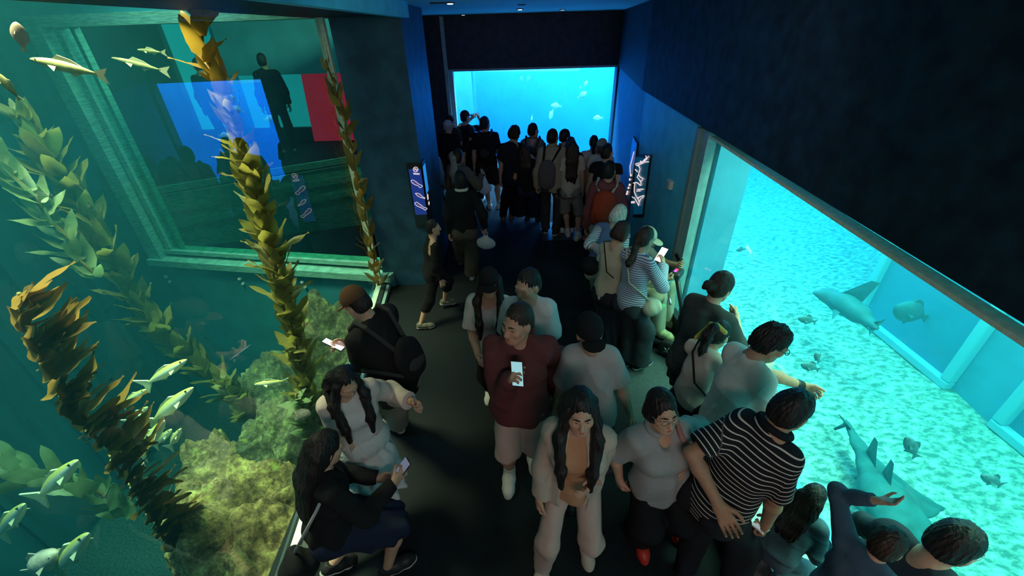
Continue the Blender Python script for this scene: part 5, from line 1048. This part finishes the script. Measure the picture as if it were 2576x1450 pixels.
phone(F, 1, 'white lit phone held by the woman with the yellow ribbon', (.75, 1, .95), 3, off=(.0, .03, .02))
F = person('white_tee', 'man with glasses and curly black hair in a plain white tee', (1972, 822), 1.74, -78, skin_c=TAN, lean=4, hunch=6, nod=20, turn=-24, g=.82, sw=.78, hk=.93, rh=('p', 1950, 1015, .05), rp=(.7, -.6, -.4), lh=('p', 2018, 972, .1), lp=(.2, .2, -1), rthumb=(-.3, .2, .9), lthumb=(.3, .2, .9), rcurl=.8, lcurl=.8, lf=('p', 1790, 1230), rf=('p', 1800, 1260)); top(F, cwhite, sl=.8, lo=.03, hem=-.08); trousers(F, cblack, hem=.02); shoes(F, sblack); hair(F, BLACK, 'short', vol=.008, seed=14); glasses(F, gframe)
C = Blob(); d_ = F.hd[-1]; C.cap(F.wr[-1] - d_ * .03, F.wr[-1] - d_ * .005, .033, .033, .005); part(F, 'wristwatch', C, mat('watch_black', (.02, .02, .02), .4))
F = person('striped_polo', 'large man in a black polo with thin white stripes, one hand on his back', (2028, 988), 1.78, -56, skin_c=TAN, lean=7, side=8, hunch=6, nod=10, turn=-14, g=.86, sw=.66, hk=.9, belly=.03, lh=('p', 1806, 1268, -.14), lp=(-.6, -.8, -.2), rh=('p', 1905, 1395, -.1), rp=(.6, -.6, .1), lthumb=(0, .5, .6), rcurl=1.2, lf=('p', 1720, 1440), rf=('p', 1830, 1500)); top(F, strb, sl=.82, lo=.028, hem=-.10, stripes=True, collar=fab((.012, .014, .02)), fold=.004); trousers(F, fab((.015, .017, .024), key='dark_trousers'), thigh=.025, hem=.03); shoes(F, sblack); hair(F, BLACK, 'short', vol=.004, seed=15)
phone(F, 1, 'white phone held low by the man in the striped polo', (.6, .7, .7), .5, m=mat('white_case', (.6, .62, .62), .3), nrm_=(0, .6, .8), up=(0, .8, -.6))
F = person('ledge_child', 'long haired child in denim crouching on the ledge behind the striped polo', (2064, 1224), 1.06, -60, hk=1.16, z0=.33, hip=(0, 0, -.60), lean=14, nod=8, lf=(-.12, -.12, 0), rf=(.12, -.12, 0), rh=('p', 2062, 1390, -.03), lh=(-.1, .3, .75), rcurl=.7, h=.006, armk=1.0); top(F, fab((.09, .17, .22), key='denim'), sl=2, lo=.035, hem=.02); trousers(F, fab((.06, .1, .14), key='dark_denim'), hem=.02); shoes(F, swhite); hair(F, BLACK, 'half', length=.28)
F = person('corner_man', 'dark haired man with glasses in the bottom corner holding a small child', (2452, 1328), 1.50, -78, lean=4, nod=14, turn=-8, g=.95, lh=(-.16, .34, 1.08), rh=(.1, .36, 1.0), lp=(-.9, -.2, -.4), rcurl=.8, lcurl=.8); top(F, fab((.03, .045, .06), key='corner_jacket'), sl=2, lo=.03); trousers(F, cblack); shoes(F, sblack); hair(F, BLACK, 'short', vol=.005); glasses(F, mat('thin_glasses', (.2, .3, .3), .3, spec=.6))
F = person('held_child', 'small child in dark denim reaching a hand to the glass, held in the bottom corner', (2262, 1338), .98, -70, hk=1.12, z0=.70, hip=(0, 0, -.30), lean=10, nod=8, lh=(-.20, .30, 1.40), lp=(-.5, -.3, -.8), lthumb=(0, 1, .2), lcurl=.25, lf=(-.12, .25, .28), rf=(.12, .25, .28), h=.006, armk=1.05); top(F, fab((.05, .09, .14), key='child_denim'), sl=1.9, lo=.03); trousers(F, fab((.05, .06, .08), key='child_trousers'), hem=.02); shoes(F, sblack); hair(F, DKBR, 'short', vol=.005)
# ---- in the middle of the walkway, coming towards us
F = person('white_blouse', 'long haired woman in a black cap and open white blouse walking towards us', (1228, 678), 1.60, 176, nod=3, turn=6, g=.88, sw=.86, bust=.015, rh=(.10, .26, 1.05), lh=(-.08, .26, 1.02), rcurl=.9, lcurl=.9, lf=('p', 1262, 1016), rf=('p', 1236, 985, .03), rheel=20); top(F, fab((.42, .44, .46), key='silver_tee'), sl=.1, lo=.014, hem=-.02, name='vest_top'); top(F, cwhite, sl=.85, lo=.035, hem=-.10, flare=.02, open_=.055, name='blouse'); trousers(F, cblack, hem=.03); shoes(F, swhite, srub); hair(F, BLACK, 'long', length=.34); cap(F, cblack)
tubes(F, 'drawstring', [[F.pel + F.f * .15 + F.r * q, F.pel + F.f * .17 + F.r * q - F.u * .16] for q in (-.02, .02)], .004, cwhite)
F = person('white_shirt_man', 'man in a loose white tee beside the woman in the black cap, looking down sideways', (1328, 678), 1.73, 172, nod=6, turn=-34, g=.80, sw=.76, lf=('p', 1345, 1100), rf=('p', 1320, 1060, .05), rheel=25); top(F, fab((.50, .54, .56), key='white_tee_cool'), sl=.85, lo=.04, hem=-.1); trousers(F, cblack, hem=.02); shoes(F, sblack); hair(F, BLACK, 'short')
F = person('maroon_hoodie', 'man in a maroon hoodie and beige shorts striding towards us with a phone', (1306, 764), 1.78, 180, skin_c=(.52, .30, .21), nod=0, turn=-42, g=.96, sw=.96, rh=('p', 1283, 955, -.2), rp=(.35, -.7, -.8), rthumb=(-.3, .3, .9), rcurl=1.0, lh=('p', 1400, 985, .1), rf=('p', 1282, 1196), lf=('p', 1340, 1150, .04), lheel=28, rfa=4, face=True); top(F, fab((.13, .045, .05), key='maroon_hoodie'), sl=2, lo=.042, hem=-.04, flare=.01, hood=True, cuff=fab((.11, .04, .045))); trousers(F, fab((.50, .42, .38), key='stone_shorts'), length=.47, thigh=.035, hem=.035, name='shorts'); shoes(F, swhite, srub, cwhite); hair(F, DKBR, 'crop')
phone(F, 1, 'pale lit phone screen in the hand of the man in maroon', (.4, .8, .85), .75, nrm_=(.35, .85, .3), up=(.1, -.2, 1))
F = person('grey_capped', 'person in a black cap and pale grey tee coming along behind the beige cardigan', (1482, 798), 1.70, 178, nod=6, turn=4, side=6, g=.76, sw=.74, rh=(.27, .0, .82), lh=(-.30, .02, .80), rf=('p', 1440, 1235), lf=('p', 1475, 1180, .05), lheel=25); top(F, fab((.40, .41, .42), key='pale_grey_tee'), sl=.8, lo=.04, hem=-.14, flare=.01); trousers(F, fab((.05, .06, .085), key='dusk_trousers'), hem=.03); shoes(F, sblack); hair(F, BLACK, 'short'); cap(F, cblack)
F = person('beige_cardigan', 'long haired woman in a beige cardigan and pale trousers striding towards us', (1462, 985), 1.63, 172, nod=-2, turn=6, side=0, lean=3, g=.9, sw=.88, bust=.015, rh=('p', 1350, 1275, -.05), rp=(.8, -.6, -.1), lh=('p', 1490, 1205, -.12), rf=('p', 1366, 1440), lf=('p', 1474, 1372, .03), lheel=24, face=True); top(F, fab((.46, .26, .15), key='rust_top'), sl=.1, lo=.014, hem=-.02, name='top'); top(F, fab((.46, .40, .34), key='beige_cardigan'), sl=1.95, lo=.034, hem=-.22, flare=.03, open_=.06, name='cardigan'); trousers(F, fab((.52, .41, .36), key='blush_trousers'), hem=.018, thigh=.012); shoes(F, mat('beige_shoe', (.5, .42, .36), .5), srub); hair(F, BLACK, 'long', length=.36, vol=.006)
F = person('grey_blouse', 'older woman with glasses, grey collared blouse, black trousers and red shoes', (1665, 986), 1.56, 186, skin_c=(.52, .32, .22), nod=-6, turn=4, side=9, roll=-6, g=.93, sw=.80, bust=.025, belly=.02, rh=('p', 1558, 1205, .05), rp=(.8, -.7, .1), lh=('p', 1722, 1170, -.04), lp=(-.8, -.7, .1), rcurl=.9, lcurl=.9, rf=('p', 1606, 1352), lf=('p', 1690, 1320, .04), lheel=22, face=True); top(F, fab((.30, .33, .34), key='grey_blouse'), sl=.95, lo=.035, hem=-.10, flare=.012, collar=fab((.30, .33, .34)), vneck=.012); trousers(F, cblack, wide=.05, thigh=.04, hem=.03); shoes(F, mat('red_shoe', (.55, .04, .03), .4), mat('red_sole', (.4, .03, .02), .6)); hair(F, BLACK, 'bob', length=-.045, vol=.008, seed=17); glasses(F, mat('silver_frame', (.4, .36, .3), .3, metal=.8))
MB_ = [F.neck + F.f2 * (math.cos(0)) * .1 - F.u2 * .1, ]
for q in (-.006, .006): pass
bag(F, 'pink strapped handbag under the arm of the older woman in grey', F.pel - F.r * .25 - F.f * .06 + F.u * .16, (.06, .09, .08), fab((.42, .2, .19), key='pink_leather'), [F.pel - F.r * .25 - F.f * .06 + F.u * .23, F.chest - F.r2 * .2 + F.f2 * .10 - F.u2 * .02, F.sh[-1] + F.f2 * .085 + F.u2 * .05 + F.r2 * .03, F.sh[-1] + F.u2 * .098 + F.r2 * .03, F.sh[-1] - F.f2 * .09 + F.u2 * .0 + F.r2 * .03, F.pel - F.r * .25 - F.f * .1 + F.u * .23], fab((.42, .2, .19), key='pink_leather'), 'handbag', .016)
# ---- by the kelp window
F = person('cap_phone', 'man in a brown cap and black tee filming the kelp with a phone', (872, 726), 1.70, 62, lean=8, hunch=8, nod=26, turn=6, rh=('p', 872, 868, .08), lh=('p', 905, 868, .18), rp=(.6, -.4, -.9), lp=(-.4, -.4, -.9), rthumb=(-.2, .2, .9), rcurl=.9, lcurl=.9, lf=('p', 966, 1050), rf=('p', 1002, 1082), lfa=-4, face=False); top(F, cblack, sl=.9, lo=.035, hem=-.14); trousers(F, fab((.22, .22, .20), key='ash_trousers'), wide=.03, hem=.03, thigh=.02); shoes(F, swhite, srub); hair(F, BLACK, 'short'); cap(F, fab((.09, .05, .03), key='brown_cap'))
C = Blob(); d_ = F.hd[-1]; C.cap(F.wr[-1] - d_ * .04, F.wr[-1] - d_ * .015, .031, .031, .005); part(F, 'wristwatch', C, mat('watch_black', (.02, .02, .02), .4))
phone(F, 1, 'phone with small bright screen filming the kelp', (.75, .8, 1), 2, up=(.2, .3, 1))
backpack(F, 'black sling pack with a pale bottle top behind the man in the brown cap', cblack, cchar, size=(.12, .06, .13), drop=.12, off=.04)
F = person('white_dress', 'long haired woman in a white dress and open cardigan stretching one arm out', (862, 936), 1.55, 214, lean=6, nod=20, turn=10, g=.9, sw=.88, hk=.9, bust=.015, lh=('p', 1038, 1012, .06), lp=(-.3, -.6, -.6), lthumb=(0, .2, .9), lcurl=1.3, rh=('p', 915, 1165, -.12), rp=(.8, -.4, -.5), rthumb=(-.2, .2, .9), rcurl=1.0, rf=('p', 965, 1330), lf=('p', 990, 1306), armk=1.04); top(F, fab((.55, .57, .58), key='white_dress'), sl=0, lo=.016, hem=-.04, name='bodice'); skirt(F, fab((.55, .57, .58), key='white_dress'), .52, .22, pleat=.018, n=13, name='dress_skirt', tiers=3); top(F, fab((.55, .48, .46), key='cream_cardigan'), sl=1.8, lo=.034, hem=-.02, flare=.015, open_=.085, name='cardigan'); shoes(F, sbrown, None, fab((.5, .4, .38), key='blush_sock')); hair(F, BLACK, 'long', length=.3)
tubes(F, 'bag_strap', [[F.sh[1] + F.f2 * .11 - F.u2 * .02 - F.r2 * .02, F.sh[1] + F.u2 * .105 - F.r2 * .03, F.sh[1] - F.f2 * .11 - F.r2 * .02, F.chest - F.f2 * .172 - F.r2 * .05, F.pel - F.f * .17 - F.r * .12]], .018, cblack)
phone(F, 1, 'pale phone held at the waist of the woman in the white dress', (.5, .6, .6), .5, m=mat('white_case', (.6, .62, .62), .3), nrm_=(0, .5, .8), up=(-.8, .6, .3))
F = person('navy_skirt', 'woman with long black hair, black top and navy skirt beside the window kerb', (815, 1088), 1.56, -55, hip=(0, -.06, -.22), lean=8, nod=14, turn=6, sw=.93, rh=(.12, .36, .92), lh=(-.04, .30, .84), rp=(.6, -.4, -.9), lp=(-.6, -.4, -.9), rthumb=(-.2, 0, 1), rcurl=.9, lcurl=.9, rf=(.13, .16, 0), lf=(-.11, -.16, .05), lheel=30); top(F, cblack, sl=2, lo=.03); skirt(F, fab((.015, .022, .05), key='navy_skirt'), .42, .2, pleat=.01, n=12); shoes(F, sblack, srub); hair(F, BLACK, 'half', length=.42, vol=.006)
phone(F, 1, 'dark phone held by the woman in the navy skirt', (.3, .35, .5), .4, nrm_=(0, -.6, .7), up=(0, .8, .6))
bag(F, 'black handbag with a pale buckle behind the woman in the navy skirt', F.pel - F.f * .24 - F.u * .16 + F.r * .05, (.12, .07, .13), cblack, [F.pel - F.f * .24 - F.u * .03 + F.r * .05, F.sh[1] - F.f2 * .09 - F.u2 * .1, F.sh[1] + F.u2 * .07 - F.r2 * .01], fab((.35, .38, .38), key='pale_strap'), 'handbag', .01)
# two visitors in the hall beyond the kelp tank
for hx, hy, y_, tn, lb in ((655, 136, 30, -25, 'dark silhouette of a visitor before the far teal pane, seen through the kelp tank'), (492, 148, 0, 20, 'dim silhouette standing behind the golden kelp top in the hall beyond')):
    P = at_y(hx, hy, 9.2); F = person('beyond', lb, (0, 0), P.z - 1.0, y_, at=(P.x, P.y), z0=1.0, turn=tn, h=.016); top(F, cblack, sl=1.9, h=.016); trousers(F, cblack); hair(F, BLACK, 'short')
# ================================================================ signs, fittings, lamps of the room
def sign_px(cx, cy, ox, oy, sx, sy): return ox + cx * sx, oy + cy * sy
line_m = mat('lit_sign_line', (.7, .6, .6), .5, emit=(1, .80, .80), estr=.85)
black_m = mat('sign_frame_black', (.012, .014, .018), .35, spec=.5)
def sign_lines(name, polys, conv, r, m, parent, base):
    for pl in polys:
        mb = MB(); mb.tube([conv(*p) - base for p in pl], r, 6); mb.build(name, m, parent, True)
# left sign, wrapped round the pillar corner
YL = 5.25
base = Vector((-1.09, YL, .9)); root = empty('lit_sign', base); tag(root, 'slim lit sign with three fish outlines wrapped round the pillar corner', 'sign')
MB().box((-.17, -.035, .02), (.02, 0, .87), bev=.004).build('frame', black_m, root); MB().box((0.0, -.035, .02), (.022, .17, .87), bev=.004).build('side_frame', black_m, root)
MB().box((-.155, -.039, .20), (-.005, -.034, .80)).build('panel', mat('sign_blue', (.01, .03, .16), .3, emit=(.012, .035, .22), estr=.8), root)
MB().box((-.155, -.0388, .06), (-.005, -.034, .198)).build('lower_panel', mat('sign_dark', (.01, .03, .05), .2), root)
MB().box((.021, -.02, .47), (.025, .15, .82)).build('side_panel', mat('sign_sky', (.02, .2, .5), .3, emit=(.02, .25, .7), estr=.9), root)
cl = lambda cx, cy: at_y(1000 + cx * 120 / 870, 390 + cy * 200 / 1450, YL - .043)
def ell_pts(cx, cy, a, b, rot=0, n=18): return [(cx + a * math.cos(t) * math.cos(rot) - b * math.sin(t) * math.sin(rot), cy + a * math.cos(t) * math.sin(rot) + b * math.sin(t) * math.cos(rot)) for t in np.linspace(0, 2 * math.pi, n)]
sign_lines('no_flash_ring', [ell_pts(330, 265, 44, 44), [(300, 240), (360, 292)], [(305, 285), (330, 250), (352, 255), (345, 285)]], cl, .0035, line_m, root, base)
sign_lines('caption_line', [[(285, 333), (405, 340)], [(292, 352), (398, 358)]], cl, .004, line_m, root, base)
fish1 = [(250, 465), (275, 455), (340, 490), (390, 535), (440, 555), (460, 570), (440, 580), (420, 600), (395, 590), (385, 565), (330, 550), (280, 520), (252, 490), (250, 465)]
fish2 = [(325, 700), (370, 700), (410, 715), (450, 760), (505, 785), (500, 800), (455, 785), (400, 770), (355, 740), (325, 700)]
fish3 = [(315, 875), (350, 860), (385, 885), (430, 915), (480, 960), (535, 970), (540, 985), (505, 1010), (480, 990), (420, 960), (350, 930), (318, 895), (315, 875)]
sign_lines('fish_outline', [fish1, fish2, fish3], cl, .0036, line_m, root, base)
sign_lines('fish_marking', [[(285, 495), (330, 510), (370, 540)], [(370, 725), (430, 750)], [(345, 895), (400, 920), (450, 955)]], cl, .0026, mat('sign_rose', (.5, .25, .25), .5, emit=(.5, .2, .22), estr=.7), root, base)
MB().box((.023, .0, .38), (.027, .06, .45), bev=.002).build('side_spot', line_m, root); MB().box((.023, .03, .30), (.027, .08, .34), bev=.002).build('side_spot', line_m, root)
# right sign, wrapped round the blue wall corner
base = Vector((RX, 6.05, .85)); root = empty('lit_sign', base); tag(root, 'tall dark sign with a white line drawing of sharks on the blue wall', 'sign')
q = [at_x(x, y, RX - .02) - base for x, y in ((1598, 387), (1637, 389), (1616, 547), (1592, 547))]
c4 = sum(q, Vector()) / 4
MB().slab([q[0], q[1], q[2], q[3]], .02).build('frame', black_m, root)
MB().slab([c4 + (p - c4) * .90 + Vector((-.004, 0, 0)) for p in (q[0], q[1], q[2], q[3])], .004).build('panel', mat('sign_teal', (.015, .12, .2), .3, emit=(.0, .05, .10), estr=.6), root)
fd = Vector((.55, 3.85, 0)).normalized(); w0 = Vector((-.03, .0, 0))
MB().slab([w0 + Vector((0, 0, .0)), w0 + fd * .5, w0 + fd * .5 + Vector((0, 0, .88)), w0 + Vector((0, 0, .88))], .02).build('side_frame', black_m, root)
cr = lambda cx, cy: at_x(1550 + cx * 170 / 1232, 370 + cy * 200 / 1450, RX - .034)
R1 = [[(540, 160), (555, 200), (520, 225), (490, 260), (440, 285), (380, 300), (350, 310)], [(590, 170), (565, 200), (545, 230), (500, 262)], [(590, 270), (520, 275), (450, 310), (390, 330)], [(440, 255), (470, 290), (430, 320)], [(360, 330), (415, 350), (435, 400), (420, 460), (405, 510), (380, 550), (420, 600), (450, 640), (455, 690), (440, 705), (400, 665), (360, 645), (310, 660)],
      [(405, 510), (440, 550), (490, 580), (480, 600), (450, 620)], [(345, 410), (390, 455)], [(340, 660), (330, 740), (330, 820), (350, 870), (375, 920), (395, 935)], [(290, 910), (340, 940), (370, 990), (410, 1070), (420, 1000), (450, 940), (505, 910)], [(385, 935), (440, 905), (505, 885)], [(395, 940), (420, 1000)]]
sign_lines('shark_drawing', R1, cr, .006, line_m, root, base)
sign_lines('caption_line', [[(385, 775), (490, 770)], [(375, 805), (440, 800)], [(275, 1000), (330, 995)], [(275, 1022), (330, 1018)]], cr, .007, line_m, root, base)
for i, (t, z) in enumerate(((.12, .40), (.17, .32), (.13, .25), (.2, .18), (.25, .1), (.3, .05))):
    mb = MB(); c_ = w0 + fd * t + Vector((-.012, 0, z)); mb.lathe([(.001, -.02), (.012, -.012), (.014, 0), (.012, .012), (.001, .02)], 8, c_); mb.build('side_dot', line_m, root, True)
mb = MB(); mb.tube([w0 + fd * .1 + Vector((-.014, 0, .75)), w0 + fd * .2 + Vector((-.014, 0, .6)), w0 + fd * .3 + Vector((-.014, 0, .48)), w0 + fd * .15 + Vector((-.014, 0, .4))], .006, 6); mb.build('side_drawing', line_m, root, True)
# switch box on the blue wall
p = at_x(1690, 464, RX); root = empty('switch_box', p); tag(root, 'small pale switch box on the blue wall', 'switch'); MB().box((-.045, -.05, -.05), (0, .05, .05), bev=.006).build('housing', mat('switch_white', (.6, .62, .58), .4), root); MB().box((-.05, -.03, -.03), (-.044, .03, .03), bev=.002).build('plate', mat('switch_plate', (.5, .55, .5), .4), root)
# small holes and stains of the flank wall stay as dowel plugs
# ceiling downlights
for i, (x, y, lb) in enumerate(((1308, 22, 'brightest small downlight, middle of the far ceiling strip'), (1132, 6, 'small downlight at the end of the dark ceiling slot'), (1165, 36, 'faint downlight above the far window frame'), (1415, 23, 'faint downlight towards the plastered wall'), (1312, 11, 'dark round ceiling vent beside the brightest downlight'))):
    p = at_z(x, y, 3.42); root = empty('downlight', p); tag(root, lb, 'light' if i < 4 else 'vent', 'small fittings in the far ceiling')
    MB().lathe([(.001, -.012), (.045, -.012), (.06, 0), (.001, 0)], 16).build('rim', mat('fitting_dark', (.05, .06, .06), .4), root, True)
    if i < 4: MB().lathe([(.001, -.018), (.03, -.018), (.034, -.012), (.001, -.012)], 12).build('bulb', mat('downlight_glow_%d' % i, (.5, .5, .5), .4, emit=(.7, .95, 1), estr=(6, 5, 1.0, .8)[i]), root, True)
p = at_z(1110, 6, 3.42); root = empty('ceiling_slot', p); tag(root, 'long dark slot in the ceiling beside the beam', 'vent'); MB().box((-.12, -.05, -.012), (.12, .05, 0), bev=.004).build('frame', black_m, root)
# dowel marks on the flank wall
# the hall's own dim lamps behind us, plus an added fill over the aisle
area('house_lamp', (.3, -1.5, 3.35), (.3, 2.5, 0.6), 1.6, .5, 38, (1, .83, .74))
area('aisle_fill', (.5, 2.5, 3.38), (.5, 6.5, .6), 1.4, .4, 9, (1, .92, .82))  # unseen fill light, added to brighten the backs of the far visitors
area('exhibit_glow', (.9, -1.6, .9), (.9, 1.6, .7), .5, .8, 3.5, (1, .16, .10))
